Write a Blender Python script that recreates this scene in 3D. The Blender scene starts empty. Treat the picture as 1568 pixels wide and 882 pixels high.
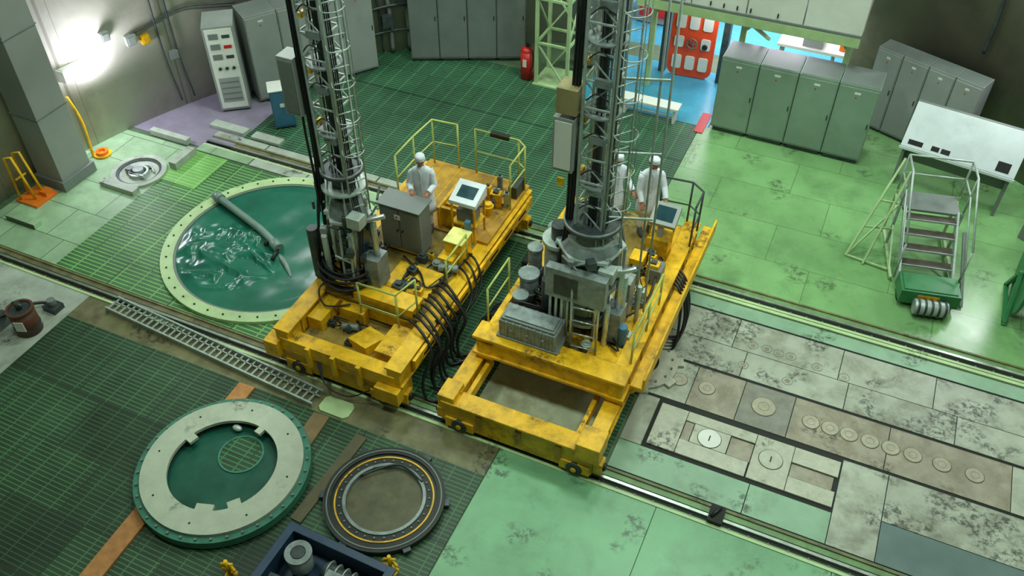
import bpy, bmesh, math, random
from mathutils import Vector, Matrix
import mathutils.noise as mn
random.seed(7)
scn=bpy.context.scene
scn.view_settings.view_transform='Standard'
scn.view_settings.look='None'
scn.view_settings.exposure=0.0

# ---------------------------------------------------------------- materials
def lin(c): return tuple(((v/255)/12.92 if v/255<=.04045 else (((v/255)+.055)/1.055)**2.4) for v in c)+(1,)
def newmat(name):
    m=bpy.data.materials.new(name);m.use_nodes=True
    nt=m.node_tree;b=nt.nodes['Principled BSDF'];return m,nt,b
def node(nt,t,**k):
    n=nt.nodes.new(t)
    for a,v in k.items(): setattr(n,a,v)
    return n
def mixc(nt,fac,a,b,blend='MIX'):
    n=nt.nodes.new('ShaderNodeMix');n.data_type='RGBA';n.blend_type=blend
    for i,v in ((0,fac),(6,a),(7,b)):
        if isinstance(v,bpy.types.NodeSocket): nt.links.new(v,n.inputs[i])
        else: n.inputs[i].default_value=v
    return n.outputs[2]
def ramp(nt,src,a,b,lo=0,hi=1):
    n=nt.nodes.new('ShaderNodeMapRange');n.inputs[1].default_value=a;n.inputs[2].default_value=b
    n.inputs[3].default_value=lo;n.inputs[4].default_value=hi
    n.clamp=True
    nt.links.new(src,n.inputs[0]);return n.outputs[0]
def noise(nt,co,scale,detail=5,rough=.6,dist=0.0):
    n=node(nt,'ShaderNodeTexNoise');n.inputs['Scale'].default_value=scale;n.inputs['Detail'].default_value=detail
    n.inputs['Roughness'].default_value=rough;n.inputs['Distortion'].default_value=dist
    nt.links.new(co,n.inputs['Vector']);return n.outputs['Fac']
def M(name,col,rough=.5,metal=0.0,var=.12,scale=5,dirt=0.0,dirtcol=(40,35,25),dscale=1.3,bump=0.0,bscale=30,seam=None,grate=None,spec=.5,coat=0,scuff=0,scuffcol=(30,34,26),seamvar=.12,ddist=.25):
    m,nt,b=newmat(name);L=nt.links
    tc=node(nt,'ShaderNodeTexCoord');co=tc.outputs['Object']
    c=lin(col)
    n1=noise(nt,co,scale)
    f=ramp(nt,n1,.3,.7)
    dk=tuple(max(0,v*(1-var*1.6)) for v in c[:3])+(1,);lt=tuple(min(1,v*(1+var)) for v in c[:3])+(1,)
    out=mixc(nt,f,dk,lt)
    height=None
    if grate:
        bars,w,h,ms=grate
        br=node(nt,'ShaderNodeTexBrick');br.offset=0.0;br.inputs['Scale'].default_value=1.0
        br.inputs['Brick Width'].default_value=w;br.inputs['Row Height'].default_value=h
        br.inputs['Mortar Size'].default_value=ms;br.inputs['Mortar Smooth'].default_value=.1
        L.new(co,br.inputs['Vector'])
        out=mixc(nt,br.outputs['Fac'],out,mixc(nt,f,lin(bars),tuple(min(1,v*1.35) for v in lin(bars)[:3])+(1,)))
        height=br.outputs['Fac']
    if seam:
        sw,sh,sc,ms=seam
        br=node(nt,'ShaderNodeTexBrick');br.offset=.37;br.inputs['Scale'].default_value=1.0
        br.inputs['Brick Width'].default_value=sw;br.inputs['Row Height'].default_value=sh
        br.inputs['Mortar Size'].default_value=ms;lo=1-seamvar*1.4;hi=1+seamvar
        br.inputs['Color1'].default_value=(lo,lo,lo,1);br.inputs['Color2'].default_value=(hi,hi,hi,1)
        br.inputs['Mortar'].default_value=(1,1,1,1)
        L.new(co,br.inputs['Vector'])
        out=mixc(nt,1.0,out,br.outputs['Color'],'MULTIPLY')
        out=mixc(nt,br.outputs['Fac'],out,lin(sc))
    n3=noise(nt,co,.28,3,.5)
    g=ramp(nt,n3,.3,.7,.80,1.14)
    gc=nt.nodes.new('ShaderNodeCombineXYZ')
    for i in range(3):L.new(g,gc.inputs[i])
    out=mixc(nt,1.0,out,gc.outputs[0],'MULTIPLY')
    if dirt>0:
        n2=noise(nt,co,dscale,8,.7,ddist);f2=ramp(nt,n2,.62-.25*dirt,.84-.2*dirt,0,min(.85,.3+dirt))
        out=mixc(nt,f2,out,lin(dirtcol))
    if scuff>0:
        n4=noise(nt,co,1.1,2,.5);n5=noise(nt,co,9,6,.75)
        a=ramp(nt,n4,.66-.12*scuff,.72-.1*scuff);d=ramp(nt,n5,.47,.58,0,.8)
        mm=nt.nodes.new('ShaderNodeMath');mm.operation='MULTIPLY';L.new(a,mm.inputs[0]);L.new(d,mm.inputs[1])
        out=mixc(nt,mm.outputs[0],out,lin(scuffcol))
    L.new(out,b.inputs['Base Color'])
    L.new(ramp(nt,n1,0,1,max(0.03,rough-.1),min(1,rough+.12)),b.inputs['Roughness'])
    b.inputs['Metallic'].default_value=metal
    b.inputs['Specular IOR Level'].default_value=spec
    b.inputs['Coat Weight'].default_value=coat
    if bump>0 or height is not None:
        bp=node(nt,'ShaderNodeBump');bp.inputs['Strength'].default_value=bump if bump>0 else .4;bp.inputs['Distance'].default_value=.02
        if height is not None: L.new(height,bp.inputs['Height'])
        else: L.new(noise(nt,co,bscale,4),bp.inputs['Height'])
        L.new(bp.outputs[0],b.inputs['Normal'])
    return m
def EM(name,col,st):
    m,nt,b=newmat(name);b.inputs['Emission Color'].default_value=lin(col);b.inputs['Emission Strength'].default_value=st
    b.inputs['Base Color'].default_value=lin(col);return m

YEL=M('yellow_paint',(238,184,18),.44,0,.14,4,.55,(122,84,22),2.6,.08,40,scuff=.5,scuffcol=(74,56,22))
YELD=M('yellow_deck_worn',(188,142,40),.55,0,.2,4,.6,(96,78,42),2.2,.15,25,scuff=.7,scuffcol=(50,44,30))
DECKB=M('deck_brown_pan',(158,132,52),.6,0,.2,4,.7,(88,80,44),2.2,.15,25,scuff=.9,scuffcol=(50,44,30))
ORG=M('orange_paint',(232,120,30),.5,0,.1,5,.2,(110,60,20))
GPAINT=M('green_paint_floor',(124,170,110),.28,0,.08,1.6,.48,(86,124,78),.9,.04,20,seam=(2.4,1.2,(72,104,62),.006),seamvar=.05,scuff=.6,scuffcol=(72,90,62))
GSLAB=M('green_slab_floor',(120,176,130),.42,0,.10,1.6,.42,(80,124,90),1.0,.05,25,scuff=.8,scuffcol=(56,72,54))
GRB=M('grating_back',(34,72,50),.5,0,.2,1.2,.3,(30,46,34),.6,grate=((70,120,80),.42,.085,.012),seam=(1.5,1.0,(34,62,44),.012))
GRP=M('grating_pool',(64,110,64),.5,0,.2,1.2,.3,(44,72,46),.7,grate=((114,164,94),.5,.095,.014),seam=(1.5,1.0,(48,84,48),.012))
GRF=M('grating_front',(36,62,40),.5,0,.28,1.2,.4,(32,42,32),.7,grate=((60,98,62),.36,.075,.010),seam=(1.5,1.0,(32,50,34),.012),seamvar=.3)
GRM=M('grating_mid',(26,62,38),.5,0,.25,1.2,.3,(24,40,26),.7,grate=((54,104,60),.30,.085,.012),seam=(1.0,1.0,(26,50,30),.012))
CONC=M('concrete_pale',(168,178,164),.6,0,.14,2.5,.45,(104,106,88),1.6,.12,30,scuff=.6)
CONG=M('concrete_greenish',(152,184,146),.5,0,.12,2.5,.36,(100,120,90),1.6,.08,30,seam=(1.3,.9,(70,84,60),.008))
CONB=M('floor_brown_worn',(118,116,80),.5,0,.25,3,.55,(76,64,42),1.8,.12,30,scuff=.9)
DARK=M('dark_groove',(20,26,18),.7)
BASE=M('floor_base',(84,108,78),.6,0,.2,1.5,.4,(50,60,42))
REAC=M('reactor_plate_steel',(172,178,162),.42,.0,.12,2,.60,(112,112,92),1.7,.06,30,scuff=1.0)
REACS=M('reactor_plate_scuffed',(168,174,158),.42,.0,.14,3,.62,(106,104,86),2.0,.1,30,scuff=1.6)
REACB=M('reactor_plate_brown',(156,150,132),.45,.0,.14,3,.6,(106,96,74),1.9,.1,30,scuff=.8,scuffcol=(60,54,42))
REACG=M('reactor_plate_grey',(136,136,126),.45,.0,.12,3,.5,(100,94,80),2.0,.1,30)
PLUG=M('plug_steel',(182,184,166),.4,.1,.1,8,.4,(128,120,96),4,scuff=1.0)
PLUGB=M('plug_brown',(172,166,146),.42,.1,.12,8,.3,(120,108,84),4)
BLUEP=M('bluegrey_plate',(98,118,116),.38,0,.08,2,.2,(70,86,80))
RAILS=M('rail_steel',(176,188,176),.3,.7,.1,6,.3,(80,76,54),5)
GSTR=M('green_strip',(112,152,96),.45,0,.15,3,.5,(84,86,52),2)
GREY=M('cabinet_grey',(148,154,150),.42,0,.05,2,.22,(114,116,108),.9)
GREYD=M('cabinet_grey_dark',(114,122,118),.45,0,.08,2,.25,(86,88,80),.9)
GRNC=M('cabinet_greengrey',(128,150,134),.4,0,.05,2,.3,(98,114,98),.9)
MACH=M('machine_grey',(136,148,146),.4,.2,.2,6,.45,(64,70,66),4)
MACHD=M('machine_dark',(66,76,76),.42,.3,.25,7,.3,(32,36,36),4)
STEEL=M('bright_steel',(190,198,196),.28,.7,.1,8,.2,(90,90,86),5)
GALV=M('galvanised',(174,188,180),.42,.3,.12,8,.3,(98,104,96),5)
BLK=M('black_rubber',(26,28,30),.45,0,.2,8)
WHT=M('white_paint',(222,226,216),.4,0,.04,3,.15,(170,170,150),1)
BOARD=M('desk_board_white',(214,222,226),.35,0,.05,3,.3,(174,182,184),1)
RED=M('red_paint',(190,30,24),.35,0,.08,4)
BLUE=M('blue_cabinet',(60,110,140),.4,0,.08,4,.2,(50,70,80))
BLUEF=M('blue_floor',(60,146,170),.25,0,.08,2,.2,(50,110,130))
BLUEB=M('blue_box',(42,66,92),.45,0,.15,4,.3,(24,30,40))
TEAL=M('teal_deep',(20,78,62),.35,0,.2,2,.3,(18,46,40),1.5)
TEALF=M('teal_flange_side',(58,120,98),.4,0,.15,6,.3,(30,60,50),4)
ARMG=M('hose_arm_greygreen',(120,146,136),.35,0,.1,6,.2,(70,96,84),4)
CREAM=M('cream_green_ring',(184,210,156),.45,0,.08,3,.28,(130,148,98),2,scuff=.3,scuffcol=(90,104,70))
RINGW=M('ring_cream_grey',(172,180,160),.45,0,.07,4,.28,(120,122,104),2,.05,30,scuff=.5)
RINGD=M('ring_dark',(40,46,40),.5,.3,.3,6,.3,(24,24,20))
WOOD=M('plank_wood',(180,124,68),.65,0,.18,7,.3,(110,74,40),3,.2,40)
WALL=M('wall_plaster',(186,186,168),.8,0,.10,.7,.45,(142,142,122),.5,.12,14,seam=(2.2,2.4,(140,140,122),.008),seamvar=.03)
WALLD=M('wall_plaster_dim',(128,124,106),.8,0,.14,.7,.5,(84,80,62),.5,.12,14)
CEIL=M('ceiling_concrete',(130,134,124),.85)
PURP=M('floor_violet_grey',(140,132,150),.5,0,.1,2,.35,(104,98,108))
TAN=M('tan_box',(150,140,96),.5,0,.1,5)
LGRN=M('lightgreen_steel',(172,200,146),.45,0,.08,4,.2,(110,130,84))
YGRN=M('yellowgreen_rail',(180,190,100),.45,0,.1,6,.2,(120,120,60))
CLOTH=M('white_cloth',(222,228,236),.8,0,.05,9,0,bump=.25,bscale=18)
SKIN=M('skin',(170,112,86),.55,0,.06,20)
LIPS=M('lips',(140,70,62),.5)
HAIR=M('hair_black',(22,18,16),.6)
SHOE=M('shoe_grey',(70,70,74),.5)
ORD=M('hatch_orange',(236,78,30),.35,0,.06,4,.1)
SCREEN=M('screen_dark',(40,70,78),.12)
LAMPM=EM('tube_glow',(235,235,255),14)
LAMPC=EM('lamp_glow',(240,255,240),6)
BROWNF=M('brown_pit_floor',(96,94,68),.6,0,.2,4,.4,(60,56,38),3)

# ---------------------------------------------------------------- mesh builder
class B:
    def __init__(s,name,parent=None):
        s.name=name;s.bm=bmesh.new();s.mats=[];s.parent=parent
    def mi(s,m):
        if m not in s.mats: s.mats.append(m)
        return s.mats.index(m)
    def hull(s,pts,faces,m,smooth=False):
        vs=[s.bm.verts.new(p) for p in pts];k=s.mi(m)
        for f in faces:
            try:
                fc=s.bm.faces.new([vs[i] for i in f]);fc.material_index=k;fc.smooth=smooth
            except ValueError: pass
        return vs
    def box(s,x0,x1,y0,y1,z0,z1,m,ang=0,pivot=None):
        p=[(x,y,z) for z in (z0,z1) for x,y in ((x0,y0),(x1,y0),(x1,y1),(x0,y1))]
        if ang:
            cx,cy=pivot if pivot else ((x0+x1)/2,(y0+y1)/2);ca,sa=math.cos(ang),math.sin(ang)
            p=[(cx+(x-cx)*ca-(y-cy)*sa,cy+(x-cx)*sa+(y-cy)*ca,z) for x,y,z in p]
        s.hull(p,[(0,3,2,1),(4,5,6,7),(0,1,5,4),(1,2,6,5),(2,3,7,6),(3,0,4,7)],m)
    def obox(s,T,x0,x1,y0,y1,z0,z1,m):
        p=[T@Vector((x,y,z)) for z in (z0,z1) for x,y in ((x0,y0),(x1,y0),(x1,y1),(x0,y1))]
        s.hull(p,[(0,3,2,1),(4,5,6,7),(0,1,5,4),(1,2,6,5),(2,3,7,6),(3,0,4,7)],m)
    def bar(s,p1,p2,w,h,m,up=(0,0,1)):
        p1,p2=Vector(p1),Vector(p2);d=(p2-p1);L=d.length;d.normalize();u=Vector(up)
        if abs(d.dot(u))>.98:u=Vector((1,0,0))
        r=d.cross(u).normalized();u=r.cross(d)
        T=Matrix.Translation(p1)@Matrix((r,d,u)).transposed().to_4x4()
        s.obox(T,-w/2,w/2,0,L,-h/2,h/2,m)
    def cyl(s,p1,p2,r,m,seg=16,r2=None,cap=True,smooth=True):
        p1,p2=Vector(p1),Vector(p2);r2=r if r2 is None else r2
        d=(p2-p1).normalized();u=Vector((0,0,1)) if abs(d.z)<.95 else Vector((1,0,0))
        a=d.cross(u).normalized();b=a.cross(d);k=s.mi(m)
        A=[];C=[]
        for i in range(seg):
            t=2*math.pi*i/seg;o=a*math.cos(t)+b*math.sin(t)
            A.append(s.bm.verts.new(p1+o*r));C.append(s.bm.verts.new(p2+o*r2))
        for i in range(seg):
            j=(i+1)%seg;f=s.bm.faces.new((A[i],C[i],C[j],A[j]));f.material_index=k;f.smooth=smooth
        if cap:
            f=s.bm.faces.new(A);f.material_index=k;f=s.bm.faces.new(C[::-1]);f.material_index=k
    def tube(s,pts,r,m,seg=8,sub=6,spline=True,closed=False):
        P=[Vector(p) for p in pts]
        if spline and len(P)>2:
            Q=[];n=len(P)
            rng=range(n if closed else n-1)
            for i in rng:
                if closed: p0,p1,p2,p3=P[(i-1)%n],P[i],P[(i+1)%n],P[(i+2)%n]
                else: p0,p1,p2,p3=P[max(i-1,0)],P[i],P[i+1],P[min(i+2,n-1)]
                for k in range(sub):
                    t=k/sub;Q.append(.5*((2*p1)+(-p0+p2)*t+(2*p0-5*p1+4*p2-p3)*t*t+(-p0+3*p1-3*p2+p3)*t**3))
            if not closed:Q.append(P[-1])
            P=Q
        n=len(P);k=s.mi(m);rings=[];a=None
        rr=r if isinstance(r,(list,tuple)) else None
        for i in range(n):
            d=(P[(i+1)%n]-P[i-1]) if closed else (P[min(i+1,n-1)]-P[max(i-1,0)])
            d.normalize()
            if a is None:
                u=Vector((0,0,1)) if abs(d.z)<.9 else Vector((1,0,0));a=d.cross(u).normalized()
            a=(a-d*a.dot(d)).normalized();b=d.cross(a)
            if rr is None: ri=r
            else:
                q=i/(n-1)*(len(rr)-1);q0=min(int(q),len(rr)-2);ri=rr[q0]+(rr[q0+1]-rr[q0])*(q-q0)
            rings.append([s.bm.verts.new(P[i]+(a*math.cos(2*math.pi*q/seg)+b*math.sin(2*math.pi*q/seg))*ri) for q in range(seg)])
        for i in range(n if closed else n-1):
            A,C=rings[i],rings[(i+1)%n]
            for q in range(seg):
                w=(q+1)%seg;f=s.bm.faces.new((A[q],A[w],C[w],C[q]));f.material_index=k;f.smooth=True
        if not closed:
            for R in (rings[0],rings[-1]):
                f=s.bm.faces.new(R);f.material_index=k
    def ring(s,c,r0,r1,z0,z1,m,seg=64,side=None):
        k=s.mi(m);ks=s.mi(side) if side else k;V=[]
        for i in range(seg):
            t=2*math.pi*i/seg;ct,st=math.cos(t),math.sin(t)
            V.append([s.bm.verts.new((c[0]+r*ct,c[1]+r*st,z)) for r,z in ((r0,z0),(r1,z0),(r1,z1),(r0,z1))])
        for i in range(seg):
            A,C=V[i],V[(i+1)%seg]
            for q in range(4):
                w=(q+1)%4;f=s.bm.faces.new((A[q],C[q],C[w],A[w]));f.material_index=k if q==2 else ks
    def prism(s,poly,z0,z1,m,side=None):
        n=len(poly);vs=[s.bm.verts.new((x,y,z)) for z in (z0,z1) for x,y in poly];k=s.mi(m);ks=s.mi(side) if side else k
        f=s.bm.faces.new(vs[:n][::-1]);f.material_index=k;f=s.bm.faces.new(vs[n:]);f.material_index=k
        for i in range(n):
            j=(i+1)%n;f=s.bm.faces.new((vs[i],vs[j],vs[n+j],vs[n+i]));f.material_index=ks
    def disc(s,c,r,z0,z1,m,seg=40,side=None):
        s.prism([(c[0]+r*math.cos(2*math.pi*i/seg),c[1]+r*math.sin(2*math.pi*i/seg)) for i in range(seg)],z0,z1,m,side)
    def ell(s,c,rad,m,seg=16,rings=10,rot=None,fn=None):
        k=s.mi(m);V=[];c=Vector(c)
        for i in range(rings+1):
            ph=math.pi*i/rings;row=[]
            for j in range(seg):
                t=2*math.pi*j/seg;v=Vector((math.sin(ph)*math.cos(t),math.sin(ph)*math.sin(t),math.cos(ph)))
                v=Vector((v.x*rad[0],v.y*rad[1],v.z*rad[2]))
                if fn:v=fn(v)
                if rot:v=rot@v
                row.append(v+c)
            V.append(row)
        top=s.bm.verts.new(sum(V[0],Vector())/seg);bot=s.bm.verts.new(sum(V[-1],Vector())/seg)
        R=[[s.bm.verts.new(p) for p in row] for row in V[1:-1]]
        for j in range(seg):
            w=(j+1)%seg
            for f in [s.bm.faces.new((top,R[0][j],R[0][w])),s.bm.faces.new((bot,R[-1][w],R[-1][j]))]:
                f.material_index=k;f.smooth=True
            for i in range(len(R)-1):
                f=s.bm.faces.new((R[i][j],R[i+1][j],R[i+1][w],R[i][w]));f.material_index=k;f.smooth=True
    def loft(s,secs,m,seg=20,cap=True,T=None,fn=None):
        k=s.mi(m);R=[]
        for (x,y,z,rx,ry) in secs:
            row=[]
            for j in range(seg):
                t=2*math.pi*j/seg;p=Vector((x+rx*math.cos(t),y+ry*math.sin(t),z))
                if fn:p=fn(p,t)
                if T:p=T@p
                row.append(s.bm.verts.new(p))
            R.append(row)
        for i in range(len(R)-1):
            for j in range(seg):
                w=(j+1)%seg;f=s.bm.faces.new((R[i][j],R[i][w],R[i+1][w],R[i+1][j]));f.material_index=k;f.smooth=True
        if cap:
            for r in (R[0],R[-1]):
                f=s.bm.faces.new(r);f.material_index=k
    def done(s,bevel=0.0):
        me=bpy.data.meshes.new(s.name);bmesh.ops.recalc_face_normals(s.bm,faces=s.bm.faces[:]);s.bm.to_mesh(me);s.bm.free()
        for m in s.mats: me.materials.append(m)
        o=bpy.data.objects.new(s.name,me);bpy.context.collection.objects.link(o)
        if bevel>0:
            md=o.modifiers.new('bev','BEVEL');md.width=bevel;md.segments=2;md.limit_method='ANGLE';md.angle_limit=math.radians(50)
        if s.parent:o.parent=s.parent
        return o
def empty(name):
    e=bpy.data.objects.new(name,None);bpy.context.collection.objects.link(e);e.empty_display_size=.3;return e
def railing(b,pts,h,m,r=.02,mid=True,posts=True):
    top=[(p[0],p[1],p[2]+h) for p in pts]
    b.tube(top,r,m,spline=False)
    if mid:b.tube([(p[0],p[1],p[2]+h*.5) for p in pts],r*.8,m,spline=False)
    if posts:
        for p in pts:b.cyl(p,(p[0],p[1],p[2]+h),r,m,8)
def ladder(b,p1,p2,side,w,m,step=.28,r=.016):
    p1,p2,sd=Vector(p1),Vector(p2),Vector(side).normalized()*w/2
    b.cyl(p1-sd,p2-sd,r*1.3,m,8);b.cyl(p1+sd,p2+sd,r*1.3,m,8)
    L=(p2-p1).length;n=int(L/step)
    for i in range(1,n+1):
        q=p1+(p2-p1)*(i-.5)/n;b.cyl(q-sd,q+sd,r,m,6)

# ---------------------------------------------------------------- room shell
CX,CY,RW=-3.8,9.1,12.7
HC=15.5
def arcwall(name,a0,a1,z0,z1,m,n=24,th=.4):
    b=B(name);k=b.mi(m);cols=[]
    for i in range(n+1):
        a=math.radians(a0+(a1-a0)*i/n);c,s=math.cos(a),math.sin(a)
        cols.append([b.bm.verts.new((CX+r*c,CY+r*s,z)) for r,z in ((RW,z0),(RW+th,z0),(RW+th,z1),(RW,z1))])
    for i in range(n):
        A,C=cols[i],cols[i+1]
        for q in range(4):
            w=(q+1)%4;f=b.bm.faces.new((A[q],A[w],C[w],C[q]));f.material_index=k;f.smooth=q in(1,3)
    for c in (cols[0],cols[-1]): b.bm.faces.new(c)
    return b.done()
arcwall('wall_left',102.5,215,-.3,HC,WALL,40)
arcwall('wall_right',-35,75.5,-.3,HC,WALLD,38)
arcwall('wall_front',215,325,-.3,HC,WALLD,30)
arcwall('wall_back',75.5,102.5,3.2,HC,WALL,12)
b=B('ceiling');b.disc((CX,CY),RW+.4,HC,HC+.3,CEIL,64);b.done()
b=B('floor');b.disc((CX,CY),RW+.4,-.4,-.02,BASE,64);b.done()
b=B('floor_corridor');b.box(-7.0,.9,20.4,26.6,-.4,-.03,BLUEF);b.done()
b=B('wall_corridor_back');b.box(-7.2,1.1,26.2,26.5,-.02,3.2,WHT);b.done()
b=B('wall_corridor_left');b.box(-7.2,-7.0,21.2,26.2,-.02,3.2,WHT);b.done()
b=B('wall_corridor_right');b.box(.9,1.1,21.8,26.2,-.02,3.2,WHT);b.done()
b=B('ceiling_corridor');b.box(-7.2,1.1,21.8,26.5,3.2,3.35,WHT);b.done()

# ---------------------------------------------------------------- floor coverings
def plate(name,x0,x1,y0,y1,m,z1=0.0,z0=-.02,bev=0):
    b=B(name);b.box(x0,x1,y0,y1,z0,z1,m);return b.done(bev)
plate('floor_grating_back',-13.2,-3.42,13.55,19.3,GRB)
plate('floor_painted_right',-3.40,8.0,13.40,18.62,GPAINT)
b=B('floor_painted_back');b.box(-3.2,5,18.62,21.2,-.02,0,GPAINT);b.done()
plate('floor_blue_walkway',-6.6,-3.22,18.6,21.2,BLUEF,.004)
plate('floor_grating_pool',-13.9,-8.0,8.35,12.72,GRP)
plate('floor_grating_middle',-8.0,-2.15,8.35,12.85,GRM)
plate('floor_patch_worn',-4.6,-2.5,8.36,9.9,M('worn_patch',(190,200,168),.55,0,.15,2.5,.5,(136,122,86),1.6,.1,30,scuff=.8),.006)
plate('floor_grating_front',-12.6,-3.82,-.5,7.35,GRF)
plate('floor_strip_worn',-12.6,-3.82,7.35,7.93,CONB,.0)
b=B('floor_slab_front')
for x0,x1 in ((-3.80,-1.13),(-1.12,1.55),(1.56,4.3),(4.31,8.0)):b.box(x0,x1,-.5,7.93,-.02,.004,GSLAB)
b.done(.003)
plate('floor_concrete_left',-16.3,-13.9,8.35,12.75,CONG)
plate('floor_concrete_lowerleft',-16.3,-12.6,4.0,7.93,CONC,.004)
b=B('floor_violet_edge');b.box(-16.2,-13.2,12.9,15.2,-.02,.0,PURP);b.done()
b=B('floor_strip_back')
for i in range(8):
    x=-13.9+i*1.5
    if x<-9: b.box(x,x+1.46,12.74,13.0,-.02,.03,CONC if i%3 else CONG)
    if x<-8.5:b.box(x,x+1.46,13.4,13.6,-.02,.02,CONC)
b.done(.006)
b=B('floor_plate_green');b.box(-14.0,-12.95,11.5,12.7,0,.02,M('bright_green',(116,172,90),.45,0,.1,2,.2,(90,130,66),grate=((134,186,108),.5,.1,.012)));b.done()
b=B('floor_pad_green')
b.prism([(-7.02,7.45),(-6.95,7.38),(-6.5,7.38),(-6.43,7.45),(-6.43,7.66),(-6.5,7.73),(-6.95,7.73),(-7.02,7.66)],.0,.03,CREAM);b.done(.01)

def track(name,y,x0,x1):
    b=B(name)
    b.box(x0,min(-8.1,x1),y-.17,y+.24,-.02,-.008,CONB);b.box(-8.1,x1,y-.17,y+.24,-.02,-.008,GSTR)
    b.box(x0,x1,y-.075,y+.075,-.008,.0,DARK)
    b.box(x0,x1,y-.025,y+.025,.0,.045,RAILS)
    b.box(x0,x1,y-.17,y-.12,-.008,.02,CREAM)
    b.box(x0,x1,y+.18,y+.22,-.008,.02,CONB)
    x=x0
    while x<x1:
        b.cyl((x,y-.10,-.008),(x,y-.10,.02),.018,GREYD,6);x+=.3
    return b.done()
track('crane_rail',8.1,-15.6,7.0)
track('crane_rail',13.17,-13.9,6.2)

# ---------------------------------------------------------------- reactor top
b=B('reactor_top_plates')
b.box(-2.1,7,8.36,12.95,-.02,-.015,DARK)
G=.014
def pl(x0,x1,y0,y1,m,z=.0): b.box(x0+G/2,x1-G/2,y0+G/2,y1-G/2,-.015,z,m)
GS2=M('reactor_green_strip',(142,178,148),.42,.0,.08,2,.42,(110,128,104),1.6,scuff=.6)
pl(-2.1,.1,8.36,8.96,GS2);pl(.1,1.38,8.36,8.96,GS2);pl(-2.1,-1.72,8.96,10.05,REAC)
pl(1.38,2.1,8.36,10.05,REACS);pl(2.1,4.2,8.36,9.12,BLUEP);pl(4.2,7,8.36,9.12,REAC);pl(2.1,4.4,9.12,10.05,REACS);pl(4.4,7,9.12,10.05,REAC)
for (x0,x1,y0,y1,mm) in ((-1.66,-1.18,9.04,9.96,PLUG),(-1.18,-.02,9.04,9.34,PLUG),(-1.02,-.40,9.35,9.75,PLUG),(-1.18,.0,9.76,9.96,PLUG),(0,.62,9.04,9.96,PLUG),(.62,1.36,9.04,9.34,PLUG),(.62,1.36,9.64,9.96,PLUG)):
    b.box(x0+.005,x1-.005,y0,y1,-.015,.02,mm)
for (x0,x1,y0,y1) in ((-1.17,-1.03,9.35,9.75),(.63,1.3,9.36,9.62),(-.39,-.01,9.36,9.74)):
    b.box(x0,x1,y0,y1,-.015,.0,REACB)
for x in (-.72,.3):
    b.disc((x,9.54),.19,.02,.03,WHT if x<0 else PLUG,32);b.ring((x,9.54),.19,.2,.02,.024,DARK,32);b.box(x-.01,x+.01,9.48,9.6,.03,.034,RINGD)
pl(-2.1,-1.3,10.1,11.05,REAC);pl(-1.3,-.45,10.1,11.05,REACB);pl(-.45,.42,10.1,11.05,REACG);pl(.42,2.0,10.1,11.05,REACB);pl(2.0,3.9,10.1,11.05,REACB);pl(3.9,7,10.1,11.05,REAC)
for x in (-1.55,-1.05,-.05,.75,1.07,1.38,1.72,2.05,2.4,2.85,3.35):
    r=.14 if x!=-.05 else .2
    b.disc((x,10.6),r,0,.012,PLUGB,28);b.ring((x,10.6),r,r+.012,-.0,.006,BROWNF,28);b.ring((x,10.6),r*.45,r*.49,.012,.016,GREYD,20)
pl(-2.1,-.6,11.10,11.75,REACS);pl(-.6,1.2,11.10,11.75,REAC);pl(1.2,3.0,11.10,11.75,REACS);pl(3.0,7,11.10,11.75,REAC)
pl(-2.1,-.9,11.75,12.52,REACS);pl(-.9,1.0,11.75,12.52,REAC);pl(1.0,2.6,11.75,12.52,REAC);pl(2.6,7,11.75,12.52,REACS)
for x,y in ((-.55,11.95),(-.3,11.97),(-.08,11.95),(.14,11.96),(.62,11.9),(1.1,11.85),(-.6,11.4),(.2,11.35)):
    b.ring((x,y),.085,.095,0,.006,GREYD,20);b.disc((x,y),.05,0,.006,REACB,16)
b.box(-2.1,7,12.56,12.88,-.015,.0,GS2)
b.box(-2.1,7,12.90,12.97,-.015,.03,CREAM)
b.done(.003)
b=B('channel_flange')
b.ring((-2.3,10.72),.32,.66,0.01,.06,PLUG,40);b.disc((-2.3,10.72),.32,0.01,.014,DARK,32)
for i in range(16):
    a=i*math.pi/8;b.cyl((-2.3+.56*math.cos(a),10.72+.56*math.sin(a),.06),(-2.3+.56*math.cos(a),10.72+.56*math.sin(a),.09),.022,GREYD,6)
for a in (20,-25,-70,65):
    a=math.radians(a);T=Matrix.Translation((-2.3+.68*math.cos(a),10.72+.68*math.sin(a),0))@Matrix.Rotation(a,4,'Z');b.obox(T,-.06,.08,-.1,.1,.01,.058,PLUG)
b.done(.004)
b=B('rail_gap_clamp');b.box(-.35,-.12,7.98,8.3,.05,.1,DARK);b.cyl((-.3,8.05,.1),(-.2,8.25,.14),.03,BLK);b.done()

# ---------------------------------------------------------------- pool with plastic cover
PC=(-10.2,10.66)
pool=empty('covered_pool')
b=B('rim',pool)
b.ring(PC,2.02,2.27,0,.07,CREAM,96)
b.ring(PC,1.97,2.02,0,.05,GREYD,96)
for i in range(40):
    a=2*math.pi*i/40;x,y=PC[0]+2.15*math.cos(a),PC[1]+2.15*math.sin(a);b.cyl((x,y,.07),(x,y,.085),.022,DARK,6)
b.done()
m,nt,pb=newmat('green_plastic_sheet')
tc=node(nt,'ShaderNodeTexCoord')
f=noise(nt,tc.outputs['Object'],1.1,5);out=mixc(nt,ramp(nt,f,.35,.65),lin((18,92,74)),lin((28,112,90)))
nt.links.new(out,pb.inputs['Base Color']);pb.inputs['Roughness'].default_value=.24;pb.inputs['Specular IOR Level'].default_value=.6
SHEET=m
b=B('plastic_cover',pool);k=b.mi(SHEET);NR,NS=90,260;R=[]
def facet(p,s,seed):
    return mn.noise(Vector((p[0]*s,p[1]*s,seed)))
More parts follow.
